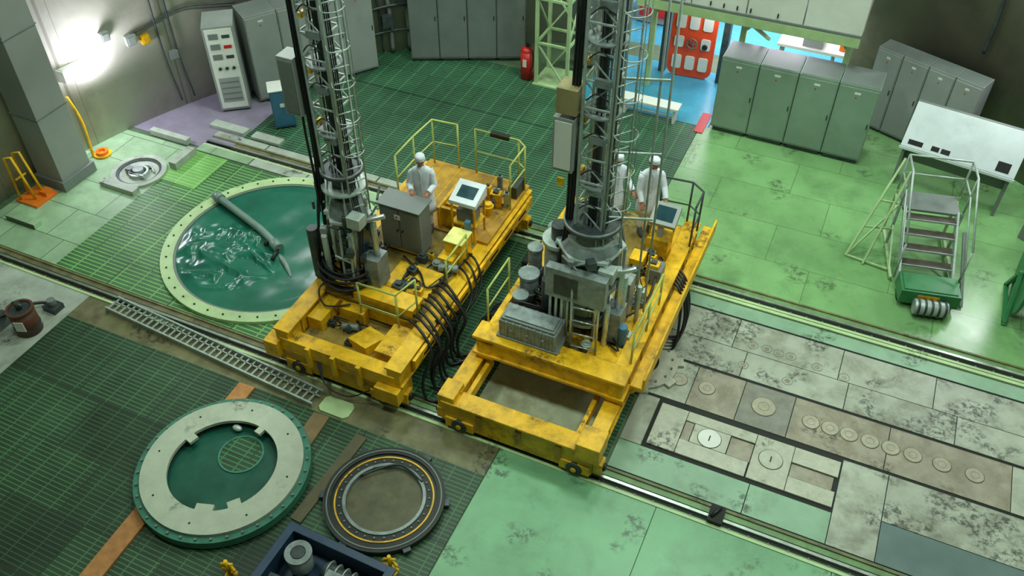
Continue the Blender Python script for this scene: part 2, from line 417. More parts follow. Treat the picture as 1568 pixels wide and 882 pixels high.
for i in range(NR+1):
    r=1.98*i/NR;row=[]
    for j in range(NS):
        a=2*math.pi*j/NS;x,y=PC[0]+r*math.cos(a),PC[1]+r*math.sin(a)
        q=((x+11.0)/1.3)**2+((y-9.9)/1.05)**2
        wr=(1-q) if q<1 else 0
        wr=min(1,wr*2.2)
        u,v=x*.8+y*.5,-x*.5+y*.8
        wx=u+.25*facet((u,v),1.4,5);wy=v+.25*facet((u,v),1.4,8)
        h=mn.noise(Vector((x*.6,y*.6,0)))*.03+(.02+wr)*(.10*(.5-abs(facet((wx,wy*1.5),1.7,3))*2)+.05*(.5-abs(facet((wx*1.2,wy),3.4,9))*2))+.02*facet((x,y),2.0,21)
        row.append(b.bm.verts.new((x,y,.03+max(0,.02+h)*min(1,(2.0-r)*4))) if i>0 else None)
    R.append(row)
c0=b.bm.verts.new((PC[0],PC[1],.05))
for j in range(NS):
    w=(j+1)%NS;f=b.bm.faces.new((c0,R[1][j],R[1][w]));f.smooth=True
    for i in range(1,NR):
        f=b.bm.faces.new((R[i][j],R[i+1][j],R[i+1][w],R[i][w]));f.smooth=True
b.done()
b=B('hose_arm',pool);b.tube([(-12.15,11.34,.18),(-11.3,11.05,.17),(-10.6,10.8,.17),(-10.0,10.52,.15)],.08,ARMG,14)
b.cyl((-12.2,11.36,.18),(-12.0,11.29,.18),.11,ARMG,14);b.cyl((-10.15,10.6,.15),(-9.95,10.49,.14),.11,ARMG,14)
b.cyl((-10.0,10.56,.12),(-9.92,10.2,.09),.035,BLK,10);b.cyl((-10.35,10.7,.15),(-10.3,10.5,.1),.04,BLK,10)
b.tube([(-9.9,10.4,.06),(-9.6,10.2,.08),(-9.3,9.95,.05)],[.03,.06,.05,.02],ARMG,10);b.done()

b=B('cable_ladder_tray')
A=Vector((-12.0,7.92,.06));Z=Vector((-7.1,7.56,.06));d=(Z-A).normalized();n=Vector((-d.y,d.x,0))*.16
for s in (-1,1):b.bar(A+n*s,Z+n*s,.035,.09,GALV)
b.bar(A+n*.3,Z+n*.3,.02,.03,GALV)
L=(Z-A).length
for i in range(int(L/.14)):
    q=A+d*(.05+i*.14);b.bar(q-n,q+n,.03,.03,GALV)
b.done()

# ---------------------------------------------------------------- front-left rings
b=B('wooden_plank');b.box(-8.5,-8.18,3.2,7.32,0,.05,WOOD,math.radians(2));b.done(.004)
b=B('wooden_plank');b.box(-6.95,-6.65,5.2,7.3,0,.05,M('wood_dark',(130,108,72),.7),math.radians(3));b.done(.004)
b=B('wooden_plank');b.box(-6.15,-5.95,5.4,7.2,0,.04,M('wood_grey',(96,90,66),.7),math.radians(-3));b.done(.004)
RC=(-7.62,5.68)
fl=empty('flange_ring_large')
b=B('flange',fl);b.ring(RC,1.27,1.38,.05,.20,TEALF,80);b.ring(RC,.86,1.27,.20,.26,RINGW,80,side=RINGW);b.ring(RC,.95,1.27,.05,.20,TEAL,80)
for i in range(36):
    a=2*math.pi*i/36;x,y=RC[0]+1.325*math.cos(a),RC[1]+1.325*math.sin(a);b.cyl((x,y,.20),(x,y,.235),.022,GREYD,6)
for i in range(8):
    a=2*math.pi*i/8+.2;x,y=RC[0]+1.1*math.cos(a),RC[1]+1.1*math.sin(a);b.disc((x,y),.018,.26,.264,DARK,10)
for a,w in ((-72,.14),(-40,.1),(165,.08),(80,.06)):
    a=math.radians(a);T=Matrix.Translation((RC[0]+.84*math.cos(a),RC[1]+.84*math.sin(a),0))@Matrix.Rotation(a,4,'Z')
    b.obox(T,-.1,.06,-w,w,.201,.258,RINGW)
b.done()
b=B('inner_disc',fl);b.disc(RC,.95,.055,.08,TEAL,60);b.ring((RC[0]+.05,RC[1]+.36),.34,.37,.08,.1,TEALF,40);b.disc((RC[0]+.05,RC[1]+.36),.34,.08,.09,GRM,30)
b.ell((RC[0]-.3,RC[1]+.74,.14),(.09,.06,.05),GALV)
b.ring(RC,.90,.94,.08,.19,RINGD,60);b.done()
R2=(-5.02,6.27)
f2=empty('seal_ring_small')
b=B('ring_body',f2);b.ring(R2,.83,.95,0.05,.13,RINGD,72);b.ring(R2,.62,.83,.05,.10,RINGD,72);b.ring(R2,.755,.78,.10,.115,YEL,72)
b.ring(R2,.60,.65,.05,.12,MACH,72);b.ring(R2,.88,.90,.13,.14,GREYD,72);b.disc(R2,.6,.045,.05,BROWNF,40)
for a in (20,75,140,200,260,320):
    a=math.radians(a);T=Matrix.Translation((R2[0]+.95*math.cos(a),R2[1]+.95*math.sin(a),0))@Matrix.Rotation(a,4,'Z')
    b.obox(T,-.03,.07,-.06,.06,0.05,.11,MACHD)
for i in range(30):
    a=2*math.pi*i/30;b.cyl((R2[0]+.70*math.cos(a),R2[1]+.70*math.sin(a),.1),(R2[0]+.70*math.cos(a),R2[1]+.70*math.sin(a),.12),.016,GREYD,6)
b.tube([(R2[0]-.55,R2[1]+.2,.12),(R2[0]-.1,R2[1]+.62,.14),(R2[0]+.4,R2[1]+.5,.12)],.018,MACHD)
b.done()
bx=empty('blue_parts_crate')
Tb=Matrix.Translation((-5.02,4.48,0))@Matrix.Rotation(math.radians(-1),4,'Z')
b=B('crate',bx)
b.obox(Tb,-.85,.85,-.62,.62,0,.06,BLUEB)
for q in ((-.84,.84,-.62,-.56),(-.84,.84,.56,.62),(-.85,-.79,-.61,.61),(.79,.85,-.61,.61)):b.obox(Tb,q[0],q[1],q[2],q[3],.06,.48,BLUEB)
b.obox(Tb,-.9,.9,.54,.66,.46,.5,BLUEB);b.obox(Tb,-.9,-.77,-.66,.655,.46,.503,BLUEB);b.obox(Tb,.77,.9,-.66,.655,.46,.503,BLUEB)
b.done(.008)
b=B('pump_parts',bx)
b.cyl((-5.5,4.75,.2),(-5.5,4.75,.5),.18,GALV,24);b.cyl((-5.5,4.75,.5),(-5.5,4.75,.55),.1,MACHD,24);b.ring((-5.5,4.75),.11,.2,.5,.55,MACH,24)
b.cyl((-5.1,4.8,.28),(-4.4,4.72,.28),.13,MACHD,16);b.cyl((-5.3,4.4,.3),(-4.5,4.45,.3),.16,GALV,16);b.box(-5.0,-4.6,4.5,4.75,.1,.46,MACH)
for i in range(5):b.cyl((-5.05+.13*i,4.81-.01*i,.28),(-5.03+.13*i,4.81-.01*i,.28),.15,GALV,16)
b.box(-5.75,-5.4,4.1,4.4,.1,.4,MACHD)
b.done(.005)
def valve(name,x,y,z):
    b=B(name);b.cyl((x,y,z),(x,y,z+.42),.028,YEL,10)
    b.tube([(x-.12,y,z+.22),(x-.02,y+.03,z+.26),(x+.12,y,z+.22)],.028,YEL);b.cyl((x-.14,y,z+.12),(x+.14,y,z+.12),.026,YEL,8)
    b.ell((x,y,z+.05),(.05,.05,.06),YEL);b.cyl((x-.08,y-.03,z+.34),(x+.09,y+.03,z+.34),.02,YEL,8);b.disc((x,y),.1,z-.015,z+.01,YEL,16)
    return b.done()
valve('yellow_valve_handle',-4.33,5.28,.02)
valve('yellow_valve_handle',-6.42,4.25,.02)

# ---------------------------------------------------------------- refuelling machines
def box_girder(b,x,w,y0,y1,z0,z1,m,side=1):
    b.box(x-w/2,x+w/2,y0,y1,z0+.04,z1-.04,m)
    b.box(x-w/2-.04,x+w/2+.04,y0,y1,z1-.04,z1,m);b.box(x-w/2-.04,x+w/2+.04,y0,y1,z0,z0+.04,m)
    y=y0+.4
    while y<y1:
        for s in (-1,1):b.box(x+s*(w/2+.015)-.015,x+s*(w/2+.015)+.015,y,y+.03,z0+.04,z1-.04,m)
        y+=.62
def carriage(b,x0,x1,y,z0,z1):
    b.box(x0,x1,y-.13,y+.13,z0+.0,z1-.05,YEL)
    b.box(x0-.04,x1+.04,y-.17,y+.17,z1-.05,z1,YEL)
    for x in (x0+.28,x1-.28):
        b.box(x-.26,x+.26,y-.16,y+.16,z0-.02,z0+.2,YEL)
        b.cyl((x,y-.18,.19),(x,y+.10,.19),.14,MACHD,24);b.cyl((x,y-.205,.19),(x,y-.18,.19),.05,YEL,12)
    for s,x in ((-1,x0),(1,x1)):
        b.box(min(x,x+s*.16),max(x,x+s*.16),y-.1,y+.1,z0+.05,z0+.3,YEL)
        b.cyl((x+s*.16,y,z0+.17),(x+s*.2,y,z0+.17),.07,BLK,12)
def lattice(b,cx,cy,h,z0,z1,m,step=.5,w=.035,dy=None):
    dy=h if dy is None else dy
    C=[(cx-h,cy-dy),(cx+h,cy-dy),(cx+h,cy+dy),(cx-h,cy+dy)]
    for x,y in C:b.bar((x,y,z0),(x,y,z1),w,w,m)
    n=int(round((z1-z0)/step))
    for i in range(n+1):
        z=z0+(z1-z0)*i/n
        for q in range(4):
            p,ww=C[q],C[(q+1)%4];b.bar((*p,z),(*ww,z),w*.7,w*.7,m)
            if i<n and q in (0,2):
                a,c=(p,ww) if i%2 else (ww,p);b.bar((*a,z),(*c,z+(z1-z0)/n),w*.5,w*.5,m)
            if i<n and q in (1,3) and i%2:b.bar((*p,z),(*ww,z+(z1-z0)/n),w*.5,w*.5,m)
def clutter(b,x0,x1,y0,y1,z,n,seed,hmax=.35):
    rs=random.Random(seed)
    for i in range(n):
        x=rs.uniform(x0,x1);y=rs.uniform(y0,y1);s=rs.uniform(.04,.11);h=rs.uniform(.08,hmax);mm=rs.choice([MACH,MACHD,YEL,GREYD,GALV,YEL,MACHD])
        t=rs.random()
        if t<.4:b.box(x-s,x+s,y-s*.8,y+s*.8,z,z+h,mm,rs.uniform(-.2,.2));b.box(x-s*.5,x+s*.5,y-s*.4,y+s*.4,z+h,z+h+.04,MACHD)
        elif t<.7:b.cyl((x,y,z),(x,y,z+h),s*.7,mm,14);b.cyl((x,y,z+h*.7),(x,y,z+h*.78),s,mm,14)
        else:b.cyl((x-s*1.6,y,z+s),(x+s*1.6,y+s,z+s),s*.7,mm,14);b.cyl((x-s*.3,y,z+s),(x+s*.1,y,z+s),s*.9,MACHD,14)
    for i in range(n//2):
        x=rs.uniform(x0,x1);y=rs.uniform(y0,y1);p=[(x,y,z+.02)]
        for k in range(4):
            x=min(x1,max(x0,x+rs.uniform(-.35,.35)));y=min(y1,max(y0,y+rs.uniform(-.5,.5)));p.append((x,y,z+rs.uniform(.02,.16)))
        b.tube(p,rs.uniform(.01,.02),BLK,6,5)
def mast(par,cx,cy,zb,variant):
    z3=3.35;zt=9.6
    b=B('mast_lattice',par)
    lattice(b,cx,cy,.21,z3,zt,GALV,.42)
    for dx,dy,r,mm in ((0,0,.06,MACHD),(.11,.12,.03,STEEL),(-.11,.1,.03,STEEL),(.12,-.1,.02,STEEL),(-.1,-.12,.022,WHT),(-.02,-.14,.014,BLK),(.05,-.16,.012,BLK)):
        b.cyl((cx+dx,cy+dy,2.4),(cx+dx,cy+dy,zt),r,mm,12)
    for z in (4.1,5.3,6.4,7.5):
        b.ring((cx,cy),.1,.28,z,z+.025,MACH,24)
    for z in (4.0,4.9,5.8,6.9):
        b.box(cx-.05,cx+.17,cy-.26,cy-.2,z,z+.12,MACH);b.box(cx-.26,cx-.2,cy-.1,cy+.06,z+.2,z+.28,YEL)
    for k in range(9):
        z=3.7+k*.62;b.tube([(cx-.16,cy-.24,z),(cx+.0,cy-.27,z+.15),(cx+.16,cy-.24,z+.05)],.011,BLK,6,4)
    b.done()
    b=B('mast_ladder',par)
    lx=cx+.36
    ladder(b,(lx,cy-.12,z3-.7),(lx,cy-.12,zt),(.6,.8,0),.32,GALV,.25,.012)
    z=z3+.6
    while z<zt:
        b.tube([(lx+.09,cy+.02,z),(lx+.22,cy-.1,z),(lx+.22,cy-.3,z),(lx+.05,cy-.4,z),(lx-.1,cy-.25,z)],.009,GALV,6,4);z+=.6
    for dx,dy in ((.22,-.1),(.22,-.3),(.05,-.4)):b.cyl((lx+dx,cy+dy,z3+.6),(lx+dx,cy+dy,zt),.007,GALV,6)
    if variant==2:
        for dx in (.75,.9):b.cyl((cx+dx,cy+.35,1.4),(cx+dx-.1,cy+.3,zt),.018,GALV,8)
        b.bar((cx+.2,cy+.1,4.6),(cx+.85,cy+.33,4.6),.03,.03,GALV);b.bar((cx+.2,cy+.1,3.4),(cx+.85,cy+.33,3.4),.03,.03,GALV);b.bar((cx+.2,cy+.1,5.8),(cx+.85,cy+.33,5.8),.03,.03,GALV)
    b.done()
    b=B('mast_cables',par)
    bx=cx-.30
    for i in range(6):
        ox=bx-.04*(i%3);oy=cy-.15+.06*(i//3)
        b.tube([(ox,oy,zt),(ox+.02*math.sin(i),oy,7.5),(ox-.02,oy+.02,5.5),(ox,oy,4.0),(ox-.02,oy-.03,3.1),(ox-.16+.03*i,oy-.12,2.2),(ox-.05+.02*i,oy-.25,1.5),(ox+.1+.04*i,oy-.2,zb+.18)],.022 if i%2 else .016,BLK,8,6)
    for i in range(4):
        b.tube([(cx+.25,cy-.2+i*.05,zt),(cx+.25,cy-.2+i*.05,3.4),(cx+.4,cy-.3+i*.04,2.6),(cx+.35,cy-.45+i*.05,1.7),(cx+.2,cy-.4,zb+.2)],.012,BLK if i%2 else MACHD,6,5)
    cc=(cx-.02,cy-.2) if variant==1 else (cx-.75,cy+.25)
    for i in range(10):
        rr=(.42 if variant==1 else .26)+.05*(i%3)+random.uniform(-.02,.02);zz=zb+.12+.04*i
        b.tube([(cc[0]+rr*math.cos(t)*1.05,cc[1]+rr*math.sin(t),zz+.03*math.sin(3*t+i)) for t in [k*math.pi/5 for k in range(10)]],.022,BLK,7,3,closed=True)
    b.done()
    b=B('mast_housing',par)
    b.ring((cx,cy),.2,.50,zb,zb+.1,YEL,40);b.cyl((cx,cy,zb+.08),(cx,cy,zb+.55),.30,MACHD,28)
    if variant==1:
        Ro,z1,z2=.42,zb+.55,zb+1.35
    else:
        Ro,z1,z2=.56,zb+1.0,zb+1.75
        b.cyl((cx,cy,zb+.5),(cx,cy,zb+1.0),.38,MACH,28)
        b.cyl((cx,cy,zb+.35),(cx,cy,zb+.42),.5,GALV,28)
        b.cyl((cx-.55,cy+.05,zb),(cx-.55,cy+.05,zb+1.6),.24,MACH,24);b.cyl((cx-.55,cy+.05,zb+1.6),(cx-.55,cy+.05,zb+1.68),.28,GALV,24)
        b.cyl((cx-.55,cy+.05,zb+1.68),(cx-.55,cy+.05,zb+1.95),.14,MACHD,20)
        b.box(cx-.5,cx+.5,cy-.66,cy-.5,zb+1.05,zb+1.65,MACH);b.box(cx-.35,cx+.05,cy-.67,cy-.66,zb+1.15,zb+1.55,MACHD)
        for i in range(4):b.cyl((cx-.42+.1*i,cy-.6,zb+.1),(cx-.42+.1*i,cy-.6,zb+1.1),.025,STEEL,10)
    hx=[(cx+Ro*math.cos(math.radians(a)),cy+Ro*math.sin(math.radians(a))) for a in range(15,375,60)]
    hi=[(cx+(Ro-.06)*math.cos(math.radians(a)),cy+(Ro-.06)*math.sin(math.radians(a))) for a in range(15,375,60)]
    b.prism(hx,z1,z1+.06,GALV);b.prism(hi,z1+.06,z2,MACH);b.prism(hx,z2,z2+.06,GALV)
    for a in range(15,375,60):
        a=math.radians(a);b.bar((cx+(Ro-.02)*math.cos(a),cy+(Ro-.02)*math.sin(a),z1),(cx+(Ro-.02)*math.cos(a),cy+(Ro-.02)*math.sin(a),z2),.05,.05,GALV)
    for a in range(45,405,60):
        a=math.radians(a);rr=(Ro-.06)*.866;T=Matrix.Translation((cx+rr*math.cos(a),cy+rr*math.sin(a),0))@Matrix.Rotation(a,4,'Z')
        b.obox(T,0,.02,-.12,.12,z1+.12,z2-.08,SCREEN if variant==1 else MACHD)
    b.cyl((cx,cy,z2+.06),(cx,cy,z2+.4),Ro-.08,MACH,24,.24)
    b.cyl((cx,cy,z2+.4),(cx,cy,z3),.2,MACHD,24)
    b.ring((cx,cy),.18,.38,zb+1.95,zb+2.0,GALV,32)
    for i in range(6):
        a=i*math.pi/3;b.bar((cx+.40*math.cos(a),cy+.40*math.sin(a),z2+.05),(cx+.26*math.cos(a),cy+.26*math.sin(a),z3),.025,.025,GALV)
    Rr=.36 if variant==1 else .46
    b.ring((cx,cy),.2,Rr,z3-.02,z3+.02,MACHD,40);b.ring((cx,cy),Rr-.03,Rr,z3+.02,z3+.05,MACH,40)
    b.box(cx-.70,cx-.44,cy-.2,cy+.2,zb+.2,zb+.8,MACH);b.cyl((cx-.57,cy-.35,zb),(cx-.57,cy-.35,zb+1.1),.1,MACHD,16)
    b.box(cx+.42,cx+.7,cy-.35,cy+.0,zb+.1,zb+.75,MACH);b.cyl((cx+.58,cy-.15,zb+.75),(cx+.58,cy-.15,zb+1.5),.06,STEEL,16)
    b.cyl((cx+.3,cy-.42,zb+.1),(cx+.3,cy-.42,zb+1.3),.045,STEEL,12);b.cyl((cx-.25,cy-.45,zb+.1),(cx-.25,cy-.45,zb+1.1),.055,GALV,12)
    b.cyl((cx+.4,cy-.3,zb+1.5),(cx+.8,cy-.1,zb+1.62),.045,STEEL,12);b.box(cx+.3,cx+.55,cy-.5,cy-.28,zb+1.5,zb+1.72,GALV)
    if variant==1:
        for dx in (.12,.3):b.bar((cx+dx,cy-.55,zb),(cx+dx-.05,cy-.42,zb+1.3),.035,.035,GALV)
    rs=random.Random(variant)
    for i in range(34):
        a=rs.uniform(math.pi,2.2*math.pi);rr=rs.uniform(.38,.6);z=zb+rs.uniform(.15,1.9);s=rs.uniform(.03,.07);x,y=cx+rr*math.cos(a),cy+rr*math.sin(a);mm=rs.choice([MACH,MACHD,GALV,MACHD,GREYD])
        if i%3==0:b.cyl((x,y,z),(x,y,z+s*4),s*.6,mm,10)
        elif i%3==1:b.box(x-s,x+s,y-s,y+s,z,z+s*2.2,mm,rs.uniform(0,1))
        else:b.cyl((x,y,z),(cx+rr*math.cos(a+.6),cy+rr*math.sin(a+.6),z+rs.uniform(-.2,.3)),.02,mm,8)
    b.done(.006)
    b=B('mast_cabinet',par)
    if variant==1:
        b.box(cx-.72,cx-.42,cy-.22,cy+.1,4.35,5.35,GREY);b.box(cx-.69,cx-.45,cy-.235,cy-.22,4.4,5.3,GREYD);b.bar((cx-.42,cy,5.2),(cx-.2,cy,5.2),.04,.04,GALV);b.bar((cx-.42,cy,4.5),(cx-.2,cy,4.5),.04,.04,GALV)
        b.tube([(cx-.55,cy-.05,4.35),(cx-.52,cy-.1,3.9),(cx-.42,cy-.2,3.2),(cx-.4,cy-.25,2.5)],.022,BLK)
    else:
        b.box(cx-.62,cx-.3,cy-.26,cy+.06,4.3,5.2,GREY);b.box(cx-.59,cx-.33,cy-.275,cy-.26,4.35,5.15,WHT)
        b.box(cx-.58,cx-.27,cy-.28,cy+.05,5.28,5.68,TAN);b.bar((cx-.4,cy,5.0),(cx-.2,cy,5.0),.04,.04,GALV)
        b.box(cx-.5,cx-.4,cy-.32,cy-.28,4.08,4.22,YEL)
    b.done(.006)

# ----- machine 1 (left)
m1=empty('refuelling_machine')
X0,X1,Y0,Y1=-8.0,-5.72,8.1,13.17
b=B('frame',m1)
carriage(b,X0+.0,X1+.0,Y0,.12,.60);carriage(b,X0,X1,Y1,.12,.60)
box_girder(b,X1-.03,.24,7.95,13.35,.62,1.02,YEL);box_girder(b,X0+.05,.24,7.95,13.35,.62,1.02,YEL)
b.box(X0+.01,X1-.01,7.93,8.2,.605,.84,YEL)
b.box(X0-.28,X0+.0,7.82,8.35,.42,.76,YEL);b.box(X1-.35,X1+.1,7.8,8.3,.3,.61,YEL)
for x in (-7.4,-6.9,-6.4):b.box(x-.04,x+.04,7.86,7.94,.4,.86,YEL)
for y in (9.15,9.9,10.7,11.5,12.3):b.box(X0+.01,X1-.01,y-.06,y+.06,.7,.94,YEL)
b.box(X1-.6,X1-.22,8.3,9.0,.66,.9,YEL);b.box(X0+.2,X0+.5,8.5,9.1,.66,.92,YEL)
b.prism([(-6.9,8.4),(-6.5,8.3),(-6.3,8.7),(-6.7,8.8)],.66,.86,YEL)
b.box(-7.4,-6.9,8.9,9.08,.66,.95,YEL)
b.box(X1+.14,X1+.20,8.3,13.2,.78,.98,YEL)
for i in range(7):b.box(X1+.195,X1+.21,8.6+i*.65,8.95+i*.65,.84,.9,DARK)
for i in range(9):b.cyl((X1+.09,8.5+i*.55,.8),(X1+.2,8.5+i*.55,.8),.025,MACHD,8)
b.done(.012)
b=B('deck',m1)
b.box(X0+.18,X1-.16,8.2,9.1,.62,.66,DECKB);b.box(X0+.18,X1-.16,9.1,11.4,.98,1.04,DECKB)
b.box(X0+.05,X1+.05,11.4,13.4,1.02,1.08,YELD)
for x in (-7.6,-7.2,-6.8,-6.4):b.box(x,x+.015,11.42,13.38,1.08,1.09,YEL)
b.box(-7.2,-6.0,9.12,9.5,1.04,1.2,YEL);b.box(-6.9,-6.0,9.6,10.3,1.04,1.10,YEL)
b.box(-6.25,-5.95,10.5,11.4,1.04,1.25,YEL)
for i in range(5):b.box(-6.75,-6.3,11.55+i*.2,11.62+i*.2,1.08,1.5-.05*i,YEL)
b.box(-6.78,-6.72,11.5,12.45,1.08,1.52,YEL)
b.done(.008)
mast(m1,-7.5,9.75,1.06,1)
b=B('control_cabinet',m1)
b.box(-7.42,-6.6,10.55,10.95,1.10,2.1,GREYD);b.box(-7.40,-7.02,10.53,10.55,1.16,2.06,GREYD);b.box(-7.0,-6.62,10.53,10.55,1.16,2.06,GREYD)
b.box(-7.46,-6.56,10.5,10.99,2.1,2.13,GREYD);b.box(-7.1,-6.98,10.515,10.53,1.85,1.95,WHT);b.box(-7.07,-7.03,10.51,10.53,1.88,1.92,RED)
b.cyl((-7.05,10.5,1.6),(-7.05,10.53,1.6),.02,BLK);b.cyl((-6.95,10.5,1.6),(-6.95,10.53,1.6),.02,BLK)
b.box(-7.42,-6.6,10.545,10.553,1.10,1.16,YEL)
b.done(.008)
b=B('display_console',m1)
for x in (-6.36,-5.9):
    for y in (11.34,11.76):b.bar((x,y,1.08),(x,y,1.88),.04,.04,YEL)
b.box(-6.38,-5.88,11.32,11.78,1.4,1.44,YEL);b.box(-6.3,-5.95,11.4,11.7,1.44,1.7,GREYD)
b.hull([(-6.4,11.3,1.88),(-5.85,11.3,1.88),(-5.85,11.8,1.88),(-6.4,11.8,1.88),(-6.4,11.3,1.96),(-5.85,11.3,1.96),(-5.85,11.8,2.12),(-6.4,11.8,2.12)],[(0,3,2,1),(4,5,6,7),(0,1,5,4),(1,2,6,5),(2,3,7,6),(3,0,4,7)],BOARD)
b.hull([(-6.30,11.42,2.003),(-5.95,11.42,2.003),(-5.95,11.68,2.086),(-6.30,11.68,2.086)],[(0,1,2,3)],SCREEN)
PYEL=M('pale_yellow',(236,230,140),.3)
b.box(-6.2,-5.85,10.7,11.1,1.04,1.5,YEL);b.box(-6.22,-5.83,10.68,11.12,1.5,1.53,PYEL);b.box(-6.0,-5.9,11.12,11.22,1.04,1.7,BLUE)
b.done(.008)
b=B('railings',m1)
railing(b,[(-7.85,11.9,1.08),(-7.85,12.6,1.08),(-7.8,13.3,1.08),(-7.25,13.35,1.08)],1.05,YGRN)
railing(b,[(-6.85,13.35,1.08),(-5.9,13.35,1.08),(-5.7,13.2,1.08),(-5.7,12.5,1.08)],1.05,YGRN)
b.box(-6.5,-6.1,13.3,13.4,2.08,2.16,BLK)
railing(b,[(-6.95,8.95,.66),(-6.2,8.95,.66),(-5.95,9.2,.9)],1.0,YGRN)
railing(b,[(-5.85,10.1,1.02),(-5.85,10.9,1.02)],.6,YGRN)
b.done()
b=B('deck_fittings',m1)
clutter(b,-6.6,-5.95,9.3,10.6,1.04,10,4,.25);clutter(b,-7.8,-7.3,10.2,11.2,1.04,6,5,.5);clutter(b,-6.3,-5.75,12.0,13.1,1.08,7,8,.4)
clutter(b,-7.5,-6.6,8.35,8.85,.66,4,12,.15)
b.box(-5.9,-5.72,12.85,13.25,1.02,1.35,MACHD)
b.done(.004)
b=B('hoses',m1)
rs=random.Random(31)
for i in range(9):
    y0=8.75+i*.14;o=rs.uniform(-.12,.12);q=rs.uniform(0,.16)
    b.tube([(-6.0,y0+.25,1.1),(-5.72,y0+.1,1.12+q*.5),(-5.45+q,y0-.05,.85),(-5.5+q*.8,y0-.2+o,.4),(-5.42+q,y0-.3+o,.08),(-5.2+q,y0-.1+o*2,.04),(-5.1,y0+.25,.04)],.027,BLK)
for i in range(3):
    y0=10.1+i*.2
    b.tube([(-5.9,y0+.5,1.1),(-5.6,y0+.3,1.12),(-5.42,y0+.1,.8),(-5.45,y0-.3,.6),(-5.5,y0-.7,.75),(-5.6,y0-.9,1.08)],.024,BLK)
b.tube([(-6.9,10.4,1.12),(-6.4,10.1,1.15),(-6.1,9.8,1.15),(-5.9,10.2,1.12),(-5.8,11,1.1)],.02,BLK)
for i in range(4):b.tube([(-7.4+.05*i,8.05,.66),(-7.0,7.7,.35),(-6.6,7.75,.15),(-6.2,7.85,.4)],.012,BLK,6)
b.tube([(-7.6,9.4,1.2),(-7.8,9.0,1.2),(-7.6,8.8,1.0),(-7.2,9.0,1.0)],.018,BLK)
b.done()

# ----- machine 2 (right)
m2=empty('refuelling_machine')
X0,X1=-4.86,-2.22
b=B('frame',m2)
carriage(b,X0+.02,X1-.02,8.1,.12,.70);carriage(b,X0+.02,X1-.02,13.17,.12,.70)
b.box(X1-.3,X1+.1,7.92,8.35,.5,.86,YEL);b.box(X0-.08,X0+.22,7.95,8.35,.5,.82,YEL)
box_girder(b,X0+.1,.2,8.2,13.1,.42,.74,YEL);box_girder(b,X1-.08,.2,8.2,13.1,.42,.74,YEL)
b.box(X0+.28,X0+.36,8.2,9.2,.45,.66,YEL);b.box(X1-.42,X1-.34,8.2,9.2,.45,.66,YEL)
box_girder(b,X1-.06,.22,9.0,13.45,.78,1.24,YEL);box_girder(b,X0+.28,.2,9.0,13.35,.78,1.16,YEL)
b.box(X0+.12,X1+.06,9.02,9.34,.86,1.21,YEL);b.box(X0+.06,X1+.1,8.98,9.38,1.22,1.28,YEL);b.box(X0+.06,X1+.1,8.98,9.38,.84,.9,YEL)
for x in (X0+.2,X1-.12):b.box(x-.12,x+.12,9.05,9.3,.7,.9,YEL)
b.box(X1+.12,X1+.34,9.2,13.6,1.02,1.08,YEL);b.box(X1+.32,X1+.36,9.2,13.6,1.02,1.3,YEL)
for i in range(8):b.bar((X1+.12,9.3+i*.58,.8),(X1+.33,9.3+i*.58,1.04),.04,.06,YEL)
for y in (10.9,11.6,12.3):b.box(X0+.3,X1,y-.06,y+.06,.85,1.04,YEL)
for x in (-4.2,-3.5,-2.8):b.box(x-.05,x+.05,7.94,7.98,.25,.6,YELD)
b.done(.012)
b=B('deck',m2)
b.box(X0+.36,X1-.16,9.36,13.4,1.05,1.1,DECKB);b.box(-2.75,-2.35,10.2,13.3,1.1,1.16,YEL)
b.box(-4.45,-4.2,11.0,13.2,1.1,1.3,YEL);b.box(-2.95,-2.4,9.45,9.8,1.1,1.2,YEL)
b.done(.008)
mast(m2,-3.25,10.2,1.1,2)
b=B('transformer_box',m2)
T=Matrix.Translation((-3.88,9.36,1.28))
b.obox(T,-.5,.5,-.2,.22,.04,.38,MACH)
for i in range(9):b.obox(T,-.5+i*.12,-.47+i*.12,-.225,.24,.06,.40,MACH)
for x in (-.28,0,.28):
    b.obox(T,x-.03,x+.03,-.24,.25,.2,.24,GREYD)
b.obox(T,-.47,.47,-.18,.2,.38,.43,GREYD);b.obox(T,-.43,.43,-.14,.16,.43,.46,MACH)
b.obox(T,-.55,.55,-.23,.25,.0,.04,GREYD)
b.done(.02)
b=B('front_ladder',m2)
ladder(b,(-3.02,9.45,1.15),(-3.08,9.6,2.75),(1,.1,0),.44,STEEL,.24,.016)
b.bar((-3.25,9.5,1.1),(-3.3,9.65,2.7),.05,.05,STEEL);b.done()
b=B('drive_units',m2)
for i,(x,y,r,h) in enumerate(((-4.3,10.2,.16,.7),(-4.05,10.85,.16,1.3),(-4.38,10.65,.12,.9),(-4.3,9.85,.12,.5))):
    b.cyl((x,y,1.1),(x,y,1.1+h),r,MACHD if i%2 else MACH,20);b.cyl((x,y,1.1+h),(x,y,1.16+h),r*1.15,MACH,20);b.cyl((x,y,1.1+h*.5),(x,y,1.14+h*.5),r*1.15,MACH,20)
b.box(-2.8,-2.6,10.45,10.75,1.16,2.0,MACH);b.cyl((-2.62,10.1,1.1),(-2.62,10.1,2.5),.06,STEEL,14);b.cyl((-2.5,9.9,1.1),(-2.5,9.9,1.6),.08,BLUE,14)
b.cyl((-2.75,9.75,1.2),(-2.75,9.75,2.1),.05,STEEL,12);b.cyl((-2.45,10.5,1.16),(-2.45,10.5,2.0),.04,GALV,12)
for i in range(5):
    b.tube([(-4.3+.05*i,10.0,1.2),(-4.45,9.75+.04*i,1.5),(-4.1,9.65,1.7-.05*i),(-3.7,9.75,1.55),(-3.5,9.8,1.2)],.02,BLK)
